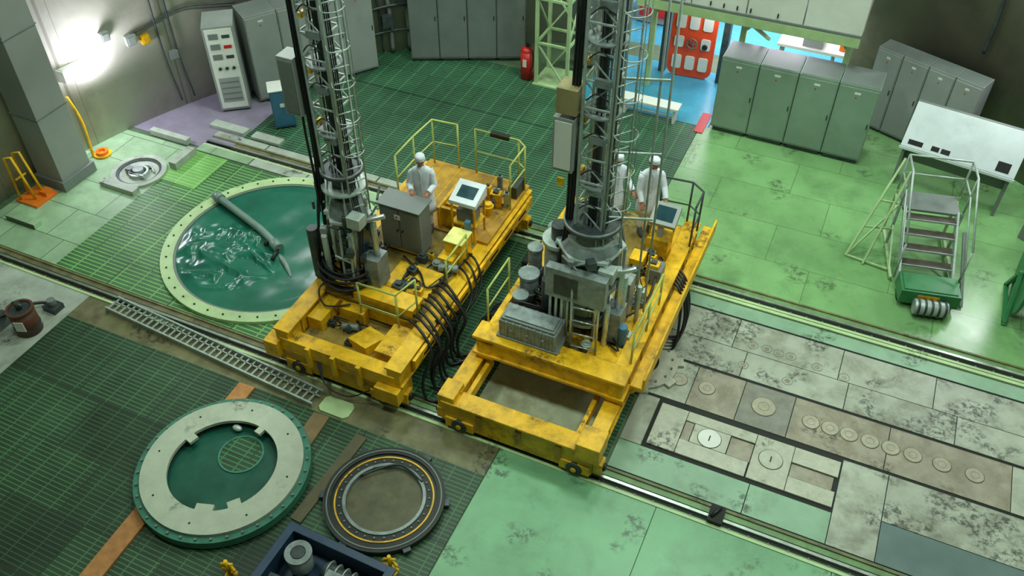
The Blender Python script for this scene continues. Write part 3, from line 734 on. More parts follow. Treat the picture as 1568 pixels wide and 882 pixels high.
clutter(b,-2.95,-2.42,10.7,12.1,1.16,14,21,.45);clutter(b,-4.4,-3.9,10.9,12.2,1.1,10,22,.8);clutter(b,-3.0,-2.45,9.5,10.1,1.2,5,23,.25)
b.done(.006)
b=B('display_console',m2)
b.box(-2.85,-2.45,12.2,12.55,1.1,1.6,YEL);b.box(-2.7,-2.6,12.3,12.4,1.6,1.95,GREY)
T=Matrix.Translation((-2.62,12.45,2.0))@Matrix.Rotation(math.radians(28),4,'X')
b.obox(T,-.24,.24,-.22,.22,-.05,.06,GREY);b.obox(T,-.17,.17,-.14,.15,.06,.065,SCREEN)
b.box(-2.6,-2.35,11.5,11.8,1.16,1.5,GREYD);b.box(-3.0,-2.75,11.7,12.0,1.1,1.45,YEL)
for x in (-2.83,-2.41):b.bar((x,12.25,1.6),(x,12.4,1.98),.03,.03,YEL)
b.done(.008)
b=B('railings',m2)
railing(b,[(-4.72,9.45,1.1),(-4.72,10.3,1.1)],.85,YGRN)
railing(b,[(-2.2,9.5,1.1),(-2.2,10.3,1.1),(-2.2,11.0,1.1)],.85,YGRN)
railing(b,[(-2.95,13.35,1.1),(-2.4,13.4,1.1),(-2.15,13.2,1.1),(-2.15,12.7,1.1)],1.05,MACHD)
railing(b,[(-4.4,13.35,1.1),(-3.6,13.35,1.1)],1.0,YGRN)
b.done()
b=B('hoses',m2)
for i in range(5):
    o=.09*i;q=rs.uniform(0,.12)
    b.tube([(-2.3,11.8+o,1.2),(-1.98,11.6+o,1.1),(-1.75-q,11.4+o,.6),(-1.85,11.2+o,.1),(-2.1,11.1+o,.05)],.024,BLK)
    b.tube([(-4.7,10.2+o,.75),(-5.0-q,10.0+o,.6),(-5.05,9.8+o,.2),(-4.9,9.7+o,.05)],.022,BLK)
b.tube([(-2.9,10.2,1.2),(-2.5,10.6,1.3),(-2.4,11.2,1.3),(-2.5,11.9,1.5)],.02,BLK)
b.done()
b=B('hose_bundle')
for i in range(5):b.tube([(-5.3+.04*i,12.2,.05),(-5.1,12.7,.3),(-4.95,12.2+.06*i,.1),(-5.0,11.6,.05)],.03,BLK)
b.done()

# ---------------------------------------------------------------- people
def person(name,loc,heading,handL,handR,head_turn=0,lean=0,nod=0.15):
    e=empty(name)
    Tm=Matrix.Translation(loc)@Matrix.Rotation(heading-math.pi/2,4,'Z')
    def W(p):
        p=Vector(p)
        if p.z>.95:
            k=(p.z-.95)*math.tan(lean);p=Vector((p.x,p.y+k,p.z-.15*k))
        return Tm@p
    def elbow(s,h):
        S=Vector((s*.19,0,1.40));Hh=Vector(h);d=Hh-S;L=min(d.length,.54);mid=S+d*.5
        up=Vector((s*.35,-.5,-.8)).normalized();off=math.sqrt(max(0,.28**2-(L/2)**2))
        return mid+up*off
    eL,eR=elbow(-1,handL),elbow(1,handR)
    V=[((0,0,.95),.13),((0,.005,1.15),.115),((0,0,1.33),.12),((0,-.005,1.45),.062),((0,.01,1.54),.05),
       ((-.09,0,.86),.088),((-.10,.02,.5),.064),((-.10,-.01,.11),.05),
       ((.09,0,.86),.088),((.10,.03,.5),.064),((.10,.01,.11),.05),
       ((-.165,0,1.39),.062),(eL,.050),(handL,.036),((.165,0,1.39),.062),(eR,.050),(handR,.036)]
    E=[(0,1),(1,2),(2,3),(3,4),(0,5),(5,6),(6,7),(0,8),(8,9),(9,10),(2,11),(11,12),(12,13),(2,14),(14,15),(15,16)]
    me=bpy.data.meshes.new('body');me.from_pydata([W(v[0]) for v in V],E,[]);me.materials.append(CLOTH)
    o=bpy.data.objects.new('body',me);bpy.context.collection.objects.link(o);o.parent=e
    sk=o.modifiers.new('Skin','SKIN')
    for i,sv in enumerate(me.skin_vertices[0].data):
        sv.radius=(V[i][1],V[i][1]);sv.use_root=(i==0)
    sk.use_smooth_shade=True
    ss=o.modifiers.new('Sub','SUBSURF');ss.levels=2;ss.render_levels=2
    c=B('coat',e)
    def fold(p,t):
        k=max(0,1.02-p.z)*.075
        q=Vector((p.x*(1+k*math.sin(7*t)),p.y*(1+k*math.sin(5*t+1)),p.z));return W(q)
    c.loft([(0,.0,1.505,.062,.06),(0,0,1.475,.10,.075),(0,0,1.445,.165,.09),(0,0,1.40,.20,.10),(0,.005,1.30,.195,.118),(0,.005,1.18,.178,.118),(0,.005,1.06,.172,.12),(0,.005,.95,.188,.14),(0,.01,.8,.205,.16),(0,.01,.65,.22,.175),(0,.01,.5,.232,.19)],CLOTH,32,True,fn=fold)
    for s,el,hp in ((-1,eL,handL),(1,eR,handR)):
        S=Vector((s*.165,0,1.385));hp=Vector(hp)
        c.tube([W(S-Vector((s*.09,0,.02))),W(S+(el-S)*.12),W(S+(el-S)*.5),W(S+(el-S)*.85),W(el+(hp-el)*.1),W(el+(hp-el)*.5),W(el+(hp-el)*.97)],[.045,.068,.066,.062,.059,.055,.05],CLOTH,14,5)
    c.tube([W((-.065,-.02,1.51)),W((-.06,.05,1.49)),W((-.02,.10,1.42)),W((0,.122,1.34))],.013,CLOTH,6)
    c.tube([W((.065,-.02,1.51)),W((.06,.05,1.49)),W((.02,.10,1.42)),W((0,.122,1.34))],.013,CLOTH,6)
    c.tube([W((.0,.124,1.33)),W((.0,.126,1.15)),W((.0,.13,1.02)),W((0,.172,.8)),W((0,.198,.52))],.006,CLOTH,6)
    for z,y in ((1.28,.127),(1.15,.13),(1.02,.134),(.88,.158)):c.ell(W((.02,y,z)),(.008,.008,.008),GREYD,6,4)
    c.done()
    h=B('head',e);ht=Matrix.Rotation(head_turn,4,'Z')@Matrix.Rotation(-nod,4,'X')
    hc=Vector((0,.02,1.64))
    def H(p): return W(hc+(ht@Vector(p)))
    def shape(v):
        z=v.z/.118;k=1-.30*max(0,-z)**1.3;f=1-.10*max(0,-z)
        return H((v.x*k,v.y*f+.014*max(0,-z),v.z))-H((0,0,0))
    h.ell(H((0,0,0)),(.076,.096,.118),SKIN,22,16,None,shape)
    h.cyl(H((0,-.015,-.16)),H((0,-.005,-.05)),.054,SKIN,16)
    h.tube([H((0,.090,.012)),H((0,.102,-.01)),H((0,.108,-.026)),H((0,.09,-.036))],[.007,.009,.012,.008],SKIN,8,4)
    for s in (-1,1):
        h.ell(H((s*.030,.083,.006)),(.014,.009,.008),WHT,10,6);h.ell(H((s*.030,.0905,.006)),(.0062,.004,.0062),HAIR,8,5)
        h.tube([H((s*.012,.095,.026)),H((s*.03,.094,.032)),H((s*.048,.082,.026))],.0042,HAIR,6)
        h.tube([H((s*.017,.091,.014)),H((s*.03,.0925,.017)),H((s*.044,.085,.012))],.004,SKIN,6)
        h.ell(H((s*.077,-.005,-.005)),(.010,.020,.032),SKIN,10,8)
    h.tube([H((-.024,.088,-.060)),H((0,.094,-.058)),H((.024,.088,-.060))],.0045,LIPS,6)
    h.tube([H((-.019,.088,-.067)),H((0,.093,-.068)),H((.019,.088,-.067))],.005,LIPS,6)
    def hs(v):
        return H(v)-H((0,0,0))
    h.ell(H((0,-.026,.016)),(.0805,.080,.10),HAIR,18,12,None,hs)
    h.done()
    cp=B('cap',e)
    cp.loft([(0,-.004,.038,.088,.104),(0,-.004,.065,.090,.106),(0,-.004,.105,.088,.102),(0,-.004,.128,.070,.082),(0,-.004,.138,.02,.025)],CLOTH,24,True,fn=lambda p,t:H(p))
    cp.tube([H((.089*math.cos(t),-.004+.105*math.sin(t),.048)) for t in [k*math.pi/5 for k in range(10)]],.006,CLOTH,6,3,closed=True)
    cp.done()
    for s,hp,el,nm in ((-1,Vector(handL),eL,'hand_left'),(1,Vector(handR),eR,'hand_right')):
        hb=B(nm,e);d=(hp-el).normalized()
        side=d.cross(Vector((0,0,1)))
        side=side.normalized() if side.length>.3 else Vector((1,0,0));nrm=side.cross(d).normalized()
        if nrm.z<0:nrm=-nrm
        def Q(a,b_,c_):return W(hp+d*a+side*b_+nrm*c_)
        secs=[(-.035,.024,.020),(.0,.026,.018),(.03,.034,.017),(.06,.041,.015),(.085,.041,.013),(.095,.034,.010)]
        R=[];k=hb.mi(SKIN)
        for a,w_,t_ in secs:
            R.append([hb.bm.verts.new(Q(a,w_*math.cos(q*math.pi/6),t_*math.sin(q*math.pi/6))) for q in range(12)])
        for i in range(len(R)-1):
            for q in range(12):
                f=hb.bm.faces.new((R[i][q],R[i][(q+1)%12],R[i+1][(q+1)%12],R[i+1][q]));f.smooth=True
        hb.bm.faces.new(R[0]);hb.bm.faces.new(R[-1])
        for i,(o_,ln,cu) in enumerate(((-.031,.058,1.2),(-.0105,.072,1),(.0105,.078,1),(.031,.07,.85))):
            o_*=-s
            hb.tube([Q(.07,o_,0),Q(.09+ln*.38,o_*1.1,.002),Q(.09+ln*.75,o_*1.14,-.014*cu),Q(.09+ln*.95,o_*1.12,-.036*cu)],[.0095,.009,.0085,.007],SKIN,8,4)
        hb.tube([Q(.015,-s*.022,0),Q(.04,-s*.050,-.006),Q(.07,-s*.062,-.014),Q(.093,-s*.058,-.022)],[.014,.012,.010,.008],SKIN,8,4)
        hb.done()
    sh=B('shoes',e)
    for x,y in ((-.10,-.01),(.10,.01)):
        sh.loft([(x,y+.055,.0,.048,.135),(x,y+.055,.03,.050,.14),(x,y+.045,.065,.046,.12),(x,y+.01,.10,.046,.075),(x,y,.14,.047,.05)],SHOE,16,True,fn=lambda p,t:W(p))
    sh.done()
    return e
person('technician',(-6.95,11.36,1.04),math.radians(-70),(-.14,.30,1.10),(.17,.26,1.10),math.radians(8),math.radians(3))
person('technician',(-3.1,12.95,1.1),math.radians(-55),(-.2,.36,1.0),(.2,.22,.88),math.radians(20),math.radians(5))
person('technician',(-3.72,12.75,1.1),math.radians(-35),(-.22,.3,1.0),(.2,.16,.82),0,math.radians(3))

# ---------------------------------------------------------------- cabinets
def cabrow(name,p,q,depth,h,n,m,md,foot=.08,doors=1,end=None):
    b=B(name);P=Vector((*p,0));Qv=Vector((*q,0));d=(Qv-P);L=d.length;d.normalize()
    nrm=Vector((d.y,-d.x,0))
    T=Matrix.Translation(P)@Matrix((d,-nrm,Vector((0,0,1)))).transposed().to_4x4()
    w=L/n
    for i in range(n):
        x0,x1=i*w+.008,(i+1)*w-.008
        b.obox(T,x0,x1,0,depth,foot,h,m);b.obox(T,x0+.05,x1-.05,.04,depth-.04,0,foot,MACHD)
        dw=(x1-x0)/doors
        for k in range(doors):
            b.obox(T,x0+k*dw+.02,x0+(k+1)*dw-.02,-.018,0,foot+.05,h-.06,m)
            b.obox(T,x0+(k+1)*dw-.07,x0+(k+1)*dw-.05,-.035,-.018,h*.5,h*.5+.12,BLK)
        b.obox(T,x0+.02,x1-.02,0.02,depth-.02,h,h+.012,md)
        b.obox(T,x0+w*.4,x0+w*.55,-.022,-.017,h-.2,h-.15,WHT)
        b.obox(T,x0+w*.44,x0+w*.47,-.025,-.02,h-.3,h-.26,RED)
    b.done(.008);return T
cabrow('switchgear_cabinet_row',(-13.72,15.05),(-11.9,17.75),.75,2.3,4,GREY,GREYD)
b=B('instrument_cabinet')
Pq=Vector((-14.35,14.3,0));dd=Vector((.80,.60,0)).normalized();nn=Vector((dd.y,-dd.x,0))
T=Matrix.Translation(Pq)@Matrix((dd,-nn,Vector((0,0,1)))).transposed().to_4x4()
b.obox(T,0,.72,0,.85,.06,2.25,GREY);b.obox(T,.04,.68,.04,.8,0,.06,MACHD);b.obox(T,.05,.67,-.02,0,.12,2.2,WHT)
for k in range(3):
    z=1.95-k*.26;b.obox(T,.12,.34,-.03,-.02,z,z+.14,GREYD);b.obox(T,.42,.6,-.03,-.02,z+.02,z+.1,MACHD if k!=1 else RED)
for k in range(3):b.cyl(T@Vector((.22+.16*k,-.02,1.2)),T@Vector((.22+.16*k,-.05,1.2)),.04,MACHD,14)
b.obox(T,.12,.6,-.03,-.02,.3,.95,GREY)
for k in range(4):b.obox(T,.15,.57,-.034,-.03,.36+.15*k,.4+.15*k,GREYD)
b.done(.008)
cabrow('switchgear_cabinet_row',(-11.3,18.45),(-8.55,19.75),.6,2.35,4,GREYD,GREYD)
cabrow('electrical_cabinet_row',(-3.17,18.55),(.32,18.5),.85,1.95,4,GRNC,GREYD,.12)
cabrow('relay_cabinet_row',(.0,20.3),(2.3,19.35),.5,2.05,4,GREY,GREYD)
cabrow('control_cabinet_grey',(-7.2,19.95),(-6.6,20.15),.5,1.9,1,GREYD,GREYD)
b=B('blue_cabinet');T=Matrix.Translation((-12.68,14.22,0))@Matrix.Rotation(math.radians(40),4,'Z')
b.obox(T,0,.5,0,.45,.05,1.02,BLUE);b.obox(T,-.02,.52,-.02,.47,1.02,1.05,WHT);b.obox(T,.03,.47,-.015,0,.1,.98,BLUE);b.obox(T,.2,.3,-.02,-.01,.6,.7,WHT)
b.cyl(T@Vector((.43,-.03,.6)),T@Vector((.43,0,.6)),.02,BLK);b.obox(T,.03,.47,.03,.42,0,.05,BLK);b.done(.008)
b=B('fire_extinguisher')
b.cyl((-8.15,18.95,.02),(-8.15,18.95,.78),.17,RED,24);b.ell((-8.15,18.95,.78),(.17,.17,.12),RED);b.cyl((-8.15,18.95,.86),(-8.15,18.95,1.0),.04,BLK);b.bar((-8.15,18.9,1.0),(-8.0,18.8,1.05),.03,.03,BLK)
b.tube([(-8.15,18.92,.98),(-7.95,18.8,.9),(-7.93,18.8,.5),(-8.0,18.8,.3)],.02,BLK);b.box(-8.2,-8.1,18.77,18.785,.4,.6,WHT);b.done()

b=B('steel_lattice_column')
lattice(b,-7.4,19.2,.42,0,7.0,LGRN,1.1,.08)
b.box(-7.9,-6.9,18.7,19.7,0,.04,LGRN);b.done()
mz=empty('mezzanine_platform')
b=B('steel_frame',mz)
for x in (-5.2,-3.0,-.6):
    b.bar((x,19.9,0),(x,19.9,2.7),.14,.14,LGRN);b.bar((x,19.9,2.0),(x+.6 if x<-1 else x-.6,19.9,2.65),.09,.09,LGRN)
b.box(-5.4,-.4,18.95,19.08,2.55,2.78,LGRN);b.box(-5.4,-.4,19.85,19.98,2.5,2.78,LGRN)
for i in range(8):b.box(-5.35+i*.68,-5.27+i*.68,19.05,21.1,2.6,2.74,LGRN)
b.bar((-2.7,19.0,2.6),(-2.4,19.9,1.9),.08,.08,LGRN)
b.done(.01)
b=B('parapet_panels',mz)
b.box(-5.4,-.4,18.95,21.3,2.78,2.84,GREYD)
for i in range(4):b.box(-5.38+i*1.25,-4.16+i*1.25,18.97,19.03,2.84,4.6,WHT)
b.box(-.46,-.4,19.0,21.0,2.84,4.6,WHT);b.box(-5.4,-5.34,19.0,21.0,2.84,4.6,WHT)
for i in range(6):b.bar((-4.3+.3*i+(i%2)*.6,18.94,2.9),(-4.3+.3*i+(i%2)*.6,18.94,3.0),.03,.03,BLK)
b.done(.006)

dr=empty('door_hatch')
def rrect(w,h,r,n=6):
    P=[]
    for cx,cy,a0 in ((w/2-r,h/2-r,0),(-w/2+r,h/2-r,90),(-w/2+r,-h/2+r,180),(w/2-r,-h/2+r,270)):
        for i in range(n+1):
            a=math.radians(a0+90*i/n);P.append((cx+r*math.cos(a),cy+r*math.sin(a)))
    return P
T=Matrix.Translation((-4.35,20.75,.98))@Matrix.Rotation(math.radians(4),4,'Z')
b=B('leaf',dr)
def slab(P,y0,y1,m):
    n=len(P);vs=[b.bm.verts.new(T@Vector((x,y,z))) for y in (y0,y1) for x,z in P];k=b.mi(m)
    for f in [vs[:n],vs[n:][::-1]]: b.bm.faces.new(f).material_index=k
    for i in range(n):
        j=(i+1)%n;b.bm.faces.new((vs[i],vs[n+i],vs[n+j],vs[j])).material_index=k
slab(rrect(1.15,1.9,.22),-.05,.05,ORD)
for ix in (-1,0,1):
    for iz in (-1,0,1):
        if ix==0 and iz==0:continue
        P=[(x+ix*.34,z+iz*.56) for x,z in rrect(.24,.38 if iz else .30,.05,3)];slab(P,-.07,-.05,WHT)
b.done()
b=B('hand_wheel',dr)
c=T@Vector((0,-.1,0))
b.tube([c+Vector((.13*math.cos(t),0,.13*math.sin(t))) for t in [k*math.pi/5 for k in range(10)]],.015,GREYD,6,3,closed=True)
for a in (0,60,120):
    a=math.radians(a);v=Vector((.13*math.cos(a),0,.13*math.sin(a)));b.cyl(c-v,c+v,.01,GREYD,6)
b.cyl(T@Vector((0,-.05,0)),c,.03,BLK);b.cyl(T@Vector((.33,-.05,-.05)),T@Vector((.33,-.12,-.05)),.07,BLK)
b.done()
b=B('door_frame',dr)
for P in ((-5.15,-4.98),(-3.62,-3.45)):b.box(P[0],P[1],20.7,20.95,0,2.3,MACHD)
b.box(-5.15,-3.45,20.71,20.94,2.1,2.35,MACHD);b.done(.01)
b=B('white_bench');b.box(-5.4,-3.95,18.35,18.7,.38,.44,WHT)
for x in (-5.3,-4.05):b.box(x-.03,x+.03,18.4,18.65,0,.38,WHT)
b.bar((-5.3,18.5,.15),(-4.05,18.5,.15),.03,.03,WHT);b.done(.006)
b=B('red_floor_mat');b.box(-3.5,-3.28,18.3,19.2,.005,.02,RED);b.done(.004)
b=B('corridor_workbench')
b.box(-2.4,.3,21.8,22.6,.8,.88,WHT)
for x in (-2.3,-1.0,.2):b.bar((x,21.9,0),(x,21.9,.8),.06,.06,GREY);b.bar((x,22.5,0),(x,22.5,.8),.06,.06,GREY)
b.box(-1.8,-1.3,21.9,22.4,.88,1.3,GREY);b.box(-.9,-.5,22,22.4,.88,1.15,ORG);b.done(.01)
b=B('corridor_equipment');b.box(-6.6,-5.6,23.2,24.0,0,1.4,GREY);b.box(-6.5,-5.7,23.15,23.2,.2,1.3,RED);b.box(-6.65,-5.55,23.15,24.05,1.4,1.45,WHT);b.cyl((-5.3,23.4,0),(-5.3,23.4,.9),.18,BLUE);b.done(.01)

# ---------------------------------------------------------------- left side
b=B('structural_column')
b.box(-16.25,-15.5,10.3,11.12,0,HC-.01,M('column_paint',(140,144,138),.6,0,.05,1,.25,(112,116,106),.6))
b.box(-16.3,-15.44,10.24,11.18,0,.25,GREYD)
for z in (1.8,3.6,5.4):b.box(-16.27,-15.48,10.28,11.14,z,z+.03,GREYD)
b.done(.01)
lm=empty('unseen_wall_lamp')
b=B('fixture',lm)
b.box(-16.3,-16.05,11.7,12.8,1.95,2.1,WHT);b.cyl((-16.08,11.72,1.9),(-16.08,12.78,1.9),.05,LAMPM,12);b.cyl((-16.2,11.72,1.9),(-16.2,12.78,1.9),.05,LAMPM,12)
b.box(-16.3,-16.0,11.66,11.72,1.82,2.1,WHT);b.box(-16.3,-16.0,12.78,12.84,1.82,2.1,WHT);b.done(.004)
def area(name,loc,size,energy,col,rot=(0,0,0),sy=None):
    l=bpy.data.lights.new(name,'AREA');l.energy=energy;l.color=col;l.size=size
    if sy:l.shape='RECTANGLE';l.size_y=sy
    o=bpy.data.objects.new(name,l);bpy.context.collection.objects.link(o);o.location=loc;o.rotation_euler=rot;return o
l=bpy.data.lights.new('lamp_light','POINT');l.energy=130;l.color=(.86,.84,1);l.shadow_soft_size=.25
o=bpy.data.objects.new('lamp_light',l);bpy.context.collection.objects.link(o);o.location=(-15.75,12.25,1.9);o.parent=lm
b=B('wall_junction_boxes')
def wallpt(a,z,r=0): a=math.radians(a);return Vector((CX+(RW-r)*math.cos(a),CY+(RW-r)*math.sin(a),z))
for a,z,s,mm in ((158.5,2.0,.10,YEL),(162.5,2.4,.1,GREY),(136,3.4,.16,YEL),(156,1.4,.1,GREYD),(160,2.1,.12,GREY)):
    p=wallpt(a,z,.05);T=Matrix.Translation(p)@Matrix.Rotation(math.radians(a),4,'Z');b.obox(T,-.08,.08,-s,s,-s,s,mm);b.obox(T,-.1,-.08,-s*.7,s*.7,-s*.7,s*.7,mm)
for zz in (2.25,2.32):b.tube([wallpt(a,zz+.12*math.sin(a*.5),.05) for a in range(160,146,-3)],.018,MACHD,6)
for a in (157,155.5,123,122,121):b.tube([wallpt(a,3.2,.06),wallpt(a,1.5,.06),wallpt(a-.5,.2,.08)],.022,MACHD,6)
for a,r in ((133,.04),(131.8,.03),(130.6,.06),(128.5,.05),(127.6,.03),(126.6,.04)):
    b.tube([wallpt(a,.1,.15),wallpt(a,1.2,.12),wallpt(a+.4,2.2,.1),wallpt(a,4,.1)],r,MACHD if r<.05 else GREYD,8)
for z in (.6,1.3,2.1):b.tube([wallpt(134,z,.2),wallpt(130,z+.1,.2),wallpt(126,z,.2)],.035,MACHD,8)
for a,z in ((131,1.0),(129,1.6),(127.5,.7)):
    p=wallpt(a,z,.22);T=Matrix.Translation(p)@Matrix.Rotation(math.radians(a),4,'Z');b.obox(T,-.1,.08,-.14,.14,-.16,.16,MACHD)
b.done()
b=B('yellow_trestle')
for s in (0,.22):
    b.tube([(-16.1,9.6+s,.02),(-16.05,9.62+s,1.15),(-15.95,9.7+s,1.15),(-15.8,9.75+s,.02)],.028,YEL,8,1,spline=False)
b.bar((-16.0,9.62,.6),(-16.0,9.9,.6),.03,.03,YEL);b.box(-16.2,-15.6,9.55,10.15,0,.06,ORG);b.box(-15.85,-15.65,9.9,10.1,.06,.16,ORG);b.done()
b=B('yellow_pipe_stand');b.tube([(-15.9,11.55,.0),(-15.9,11.6,.9),(-15.95,11.5,1.6)],.03,YEL);b.disc((-15.75,11.7),.2,0,.05,YEL,20);b.ring((-15.75,11.7),.08,.14,.05,.12,ORG,16);b.done()
pt=empty('floor_inspection_pit')
b=B('pit_rim',pt);b.ring((-14.5,11.5),.5,.62,0,.06,CONC,40);b.ring((-14.5,11.5),.44,.5,0,.03,MACHD,40);b.disc((-14.5,11.5),.44,0,.008,CONC,32);b.box(-14.95,-14.0,10.75,10.95,0,.12,CONC);b.box(-13.95,-13.75,11.9,12.6,.02,.2,CONC);b.done(.004)
b=B('pit_pump',pt);b.ring((-14.45,11.45),.17,.22,.01,.1,GALV,20);b.cyl((-14.45,11.45,.01),(-14.45,11.45,.16),.12,MACH,16);b.cyl((-14.6,11.3,.06),(-14.2,11.35,.08),.05,STEEL,10);b.tube([(-14.7,11.6,.04),(-14.4,11.75,.06),(-14.15,11.6,.04)],.025,GALV)
b.box(-14.75,-14.6,11.35,11.5,.01,.14,GREYD);b.tube([(-14.3,11.7,.05),(-14.5,11.3,.1),(-14.7,11.4,.05)],.02,BLK);b.done()
b=B('concrete_curb_blocks');b.box(-15.3,-14.2,12.8,12.96,0,.15,CONC);b.box(-14.2,-13.2,13.65,13.9,0,.1,CONC);b.box(-15.9,-15.1,9.0,9.2,0,.12,CONG);b.box(-13.0,-12.2,13.65,13.9,0,.08,CONC);b.done(.01)
b=B('brown_canister');BR=M('brown_paint',(98,62,42),.5,0,.12,6,.3,(50,34,24))
cx_,cy_=-12.95,6.78
b.cyl((cx_,cy_,.0),(cx_,cy_,.52),.23,BR,28);b.ring((cx_,cy_),.2,.245,.52,.57,BR,28);b.cyl((cx_,cy_,.52),(cx_,cy_,.54),.2,MACHD,28);b.ring((cx_,cy_),.23,.24,.15,.18,MACHD,28)
b.cyl((cx_,cy_,.54),(cx_,cy_,.7),.05,MACHD);b.cyl((cx_-.12,cy_,.66),(cx_+.12,cy_,.66),.02,MACHD,8);b.box(cx_+.02,cx_+.2,cy_-.225,cy_-.205,.2,.42,WHT,.35);b.done()
b=B('pump_unit_grey');b.box(-13.85,-13.4,6.4,6.8,0,.1,GREYD);b.cyl((-13.85,6.6,.28),(-13.4,6.6,.28),.17,MACH,20);b.cyl((-13.6,6.6,.4),(-13.6,6.6,.55),.08,MACHD);b.tube([(-13.4,6.6,.3),(-13.3,7.2,.15),(-13.0,7.5,.04)],.03,BLK)
b.box(-13.1,-12.8,7.25,7.5,0,.12,MACHD);b.cyl((-12.95,7.38,.12),(-12.95,7.38,.25),.08,GREYD);b.done(.006)

# ---------------------------------------------------------------- right side
cs=empty('control_desk')
T=Matrix.Translation((1.02,18.05,0))@Matrix.Rotation(math.radians(-9),4,'Z')
b=B('desk_body',cs)
Wd=2.3;DH=.46;ZH=1.9
P=[(0,1.0),(0,1.06),(DH,ZH),(DH+.1,ZH),(DH+.1,1.0)]
vs=[b.bm.verts.new(T@Vector((x,y,z))) for x in (0,Wd) for y,z in P];k=b.mi(GREYD)
for f in ([0,1,2,3,4],[9,8,7,6,5]):b.bm.faces.new([vs[i] for i in f]).material_index=k
for i in range(5):
    j=(i+1)%5;b.bm.faces.new((vs[i],vs[5+i],vs[5+j],vs[j])).material_index=b.mi(BOARD) if i==1 else k
b.obox(T,.05,.12,.1,.5,0,1.0,GREYD);b.obox(T,Wd-.12,Wd-.05,.1,.5,0,1.0,GREYD);b.obox(T,.12,Wd-.12,.4,.46,.5,1.0,GREYD);b.obox(T,-.02,Wd+.02,-.02,0,.98,1.05,BOARD)
nq=Vector((0,-(ZH-1.06),DH)).normalized()
for x,w,h in ((.12,.3,.05),(.6,.16,.05),(.8,.18,.05),(1.9,.26,.1)):
    pts=[T@(Vector((x+a,y,1.06+y*(ZH-1.06)/DH))+nq*.004) for a,y in ((0,.03),(w,.03),(w,.03+h),(0,.03+h))];b.hull(pts,[(0,1,2,3)],BLK)
b.done(.008)

st=empty('mobile_access_stairs')
b=B('stairs',st)
sx0,sx1=1.68,2.66
PZ=1.08
TREAD=M('stair_tread_brown',(78,70,62),.5,0,.2,6)
for i in range(5):
    y=14.75+i*.24;z=.22+i*.19;b.box(sx0,sx1,y,y+.2,z-.03,z,TREAD);b.box(sx0,sx1,y-.012,y+.008,z-.03,z+.01,GALV)
for x in (sx0,sx1):b.bar((x,14.6,.1),(x,15.95,PZ),.04,.16,GALV)
b.box(sx0-.05,sx1+.05,15.9,16.5,PZ-.05,PZ,GREYD)
b.done(.004)
b=B('frame',st)
for x in (sx0-.1,sx1+.1):
    railing(b,[(x,14.75,.25),(x,15.95,PZ),(x,16.5,PZ)],.85,GALV,.022)
    b.bar((x,15.95,0),(x,15.95,PZ),.05,.05,GALV);b.bar((x,16.5,0),(x,16.5,PZ),.05,.05,LGRN);b.bar((x,14.9,.1),(x,16.5,.1),.05,.05,LGRN);b.bar((x,15.2,.1),(x,16.5,1.0),.03,.03,LGRN)
railing(b,[(sx0-.1,16.5,PZ),(sx1+.1,16.5,PZ)],.85,GALV)
for q in (((.78,15.5,.03),(1.5,16.4,1.9),.04),((1.1,15.3,.03),(1.55,15.95,1.9),.04),((.78,15.5,.03),(1.55,15.2,.05),.04),((1.0,15.78,.6),(1.55,15.8,.6),.03),((1.2,16.03,1.1),(1.55,16.0,1.1),.03),((.78,15.5,.03),(1.55,15.95,1.1),.03)):
    b.bar(q[0],q[1],q[2],q[2],LGRN)
b.done()
GREENM=M('green_machine',(50,124,74),.4,0,.1,5,.3,(30,60,36))
b=B('drive_base',st)
b.box(1.65,2.72,14.2,14.75,.12,.42,GREENM);b.box(1.95,2.35,14.19,14.2,.24,.36,YEL);b.cyl((1.9,14.05,.2),(2.5,14.05,.2),.15,GALV,24)
for i in range(5):b.cyl((1.95+.12*i,14.05,.2),(1.99+.12*i,14.05,.2),.17,MACHD,24)
for x in (1.7,2.66):b.cyl((x-.04,14.45,.1),(x+.04,14.45,.1),.1,BLK,18)
b.box(1.7,2.67,14.25,14.7,.42,.44,GREENM)
b.bar((2.85,14.4,.03),(2.8,15.6,.9),.06,.06,GREYD)
b.done(.012)
pv=Matrix.Translation((2.15,14.4,0))
st.matrix_world=pv@Matrix.Rotation(math.radians(12),4,'Z')@pv.inverted()
b=B('green_cable_drum')
for x in (3.65,4.45):
    b.cyl((x,15.0,.85),(x+.06,15.0,.85),.8,GREENM if x<4 else GREYD,36)
b.cyl((3.7,15.0,.85),(4.45,15.0,.85),.45,BLK,30)
for x in (3.6,4.6):b.bar((x,14.4,0),(x,15.0,.85),.07,.07,GREENM);b.bar((x,15.6,0),(x,15.0,.85),.07,.07,GREENM);b.bar((x,14.4,.05),(x,15.6,.05),.07,.07,GREENM)
b.done(.006)
b=B('wall_pipes_right')
for a,r in ((48,.05),(45,.04),(41,.07),(62,.04)):
    z0=.3 if a<60 else 2.4
    b.tube([wallpt(a,z0,.12),wallpt(a,3.5,.12),wallpt(a+1,6,.12)],r,MACHD,8)
b.done()
b=B('wall_shelf_equipment');b.box(3.85,4.6,17.0,17.6,0,1.6,GREYD,-.6);b.cyl((4.0,17.3,1.6),(4.0,17.3,1.9),.2,MACHD,16);b.box(3.9,4.5,17.1,17.5,1.6,1.64,GREY,-.6);b.done(.01)

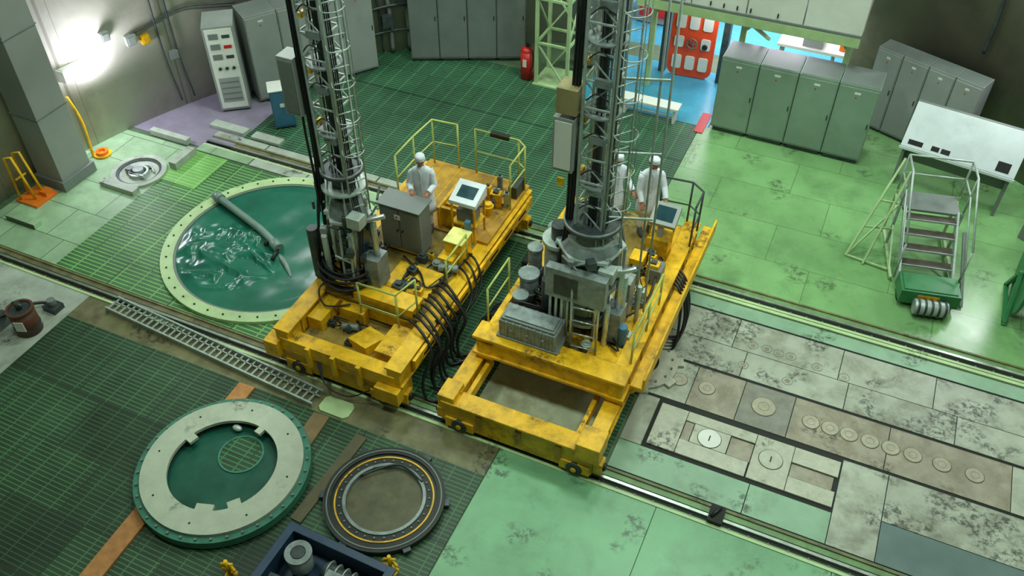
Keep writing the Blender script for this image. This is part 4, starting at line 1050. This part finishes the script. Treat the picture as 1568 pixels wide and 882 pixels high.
# ---------------------------------------------------------------- lamps
for i,(x,y,e) in enumerate(((-9,14,500),(-1,14,540),(-9,6,400),(1,6,540),(-4,17,420),(4,12,400))):
    b=B('ceiling_high_bay_lamp');b.box(x-.9,x+.9,y-.9,y+.9,HC-.5,HC-.35,GREYD);b.box(x-.8,x+.8,y-.8,y+.8,HC-.52,HC-.5,LAMPC);b.bar((x,y,HC-.35),(x,y,HC),.06,.06,GREYD);b.done()
    area('high_bay_light',(x,y,HC-.56),1.6,e,(.82,1,.88))
def walltube(a0s,z):
    b=B('unseen_wall_lamp')
    for a in a0s:
        p=wallpt(a,z,.12);t=Vector((-math.sin(math.radians(a)),math.cos(math.radians(a)),0))
        b.cyl(p-t*.6,p+t*.6,.05,LAMPM,12);b.bar(p-t*.65+Vector((0,0,.08)),p+t*.65+Vector((0,0,.08)),.2,.06,WHT)
    b.done()
walltube((52,47),3.9)
walltube((131,138,145),7.6)  # invented tubes above the view, added to give the pool cover white highlights
walltube((134,141,148),8.6)  # second invented row out of view, added for the same pool highlights
def wallarea(a,z,size,sy,e,col=(.95,.98,1)):
    p=wallpt(a,z,.5);d=Vector((-math.cos(math.radians(a)),-math.sin(math.radians(a)),-.25)).normalized()
    o=area('unseen_wall_light',p,size,e,col,(0,0,0),sy);o.rotation_euler=d.to_track_quat('-Z','Y').to_euler()
wallarea(50,3.8,1.4,.3,110)
wallarea(139,8.1,3.6,1.0,200)  # added light out of view: pool cover highlights, brighter left side
area('corridor_light',(-3.2,23.2,3.12),4,420,(.93,.88,1.0),(0,0,0),2.5)
area('corridor_light',(-2.8,20.3,2.4),2.5,60,(.93,.9,1.0),(0,0,0),.6)
w=bpy.data.worlds.new('World');scn.world=w;w.use_nodes=True
w.node_tree.nodes['Background'].inputs[0].default_value=(.75,.9,.8,1);w.node_tree.nodes['Background'].inputs[1].default_value=.3

# ---------------------------------------------------------------- camera
cd=bpy.data.cameras.new('camera');cd.sensor_width=36;cd.lens=36*1361/1568;cd.clip_end=200;cd.clip_start=.05
co=bpy.data.objects.new('camera',cd);bpy.context.collection.objects.link(co)
co.location=(0,0,12);co.rotation_euler=(math.radians(90-43.5),0,math.radians(24.36))
scn.camera=co
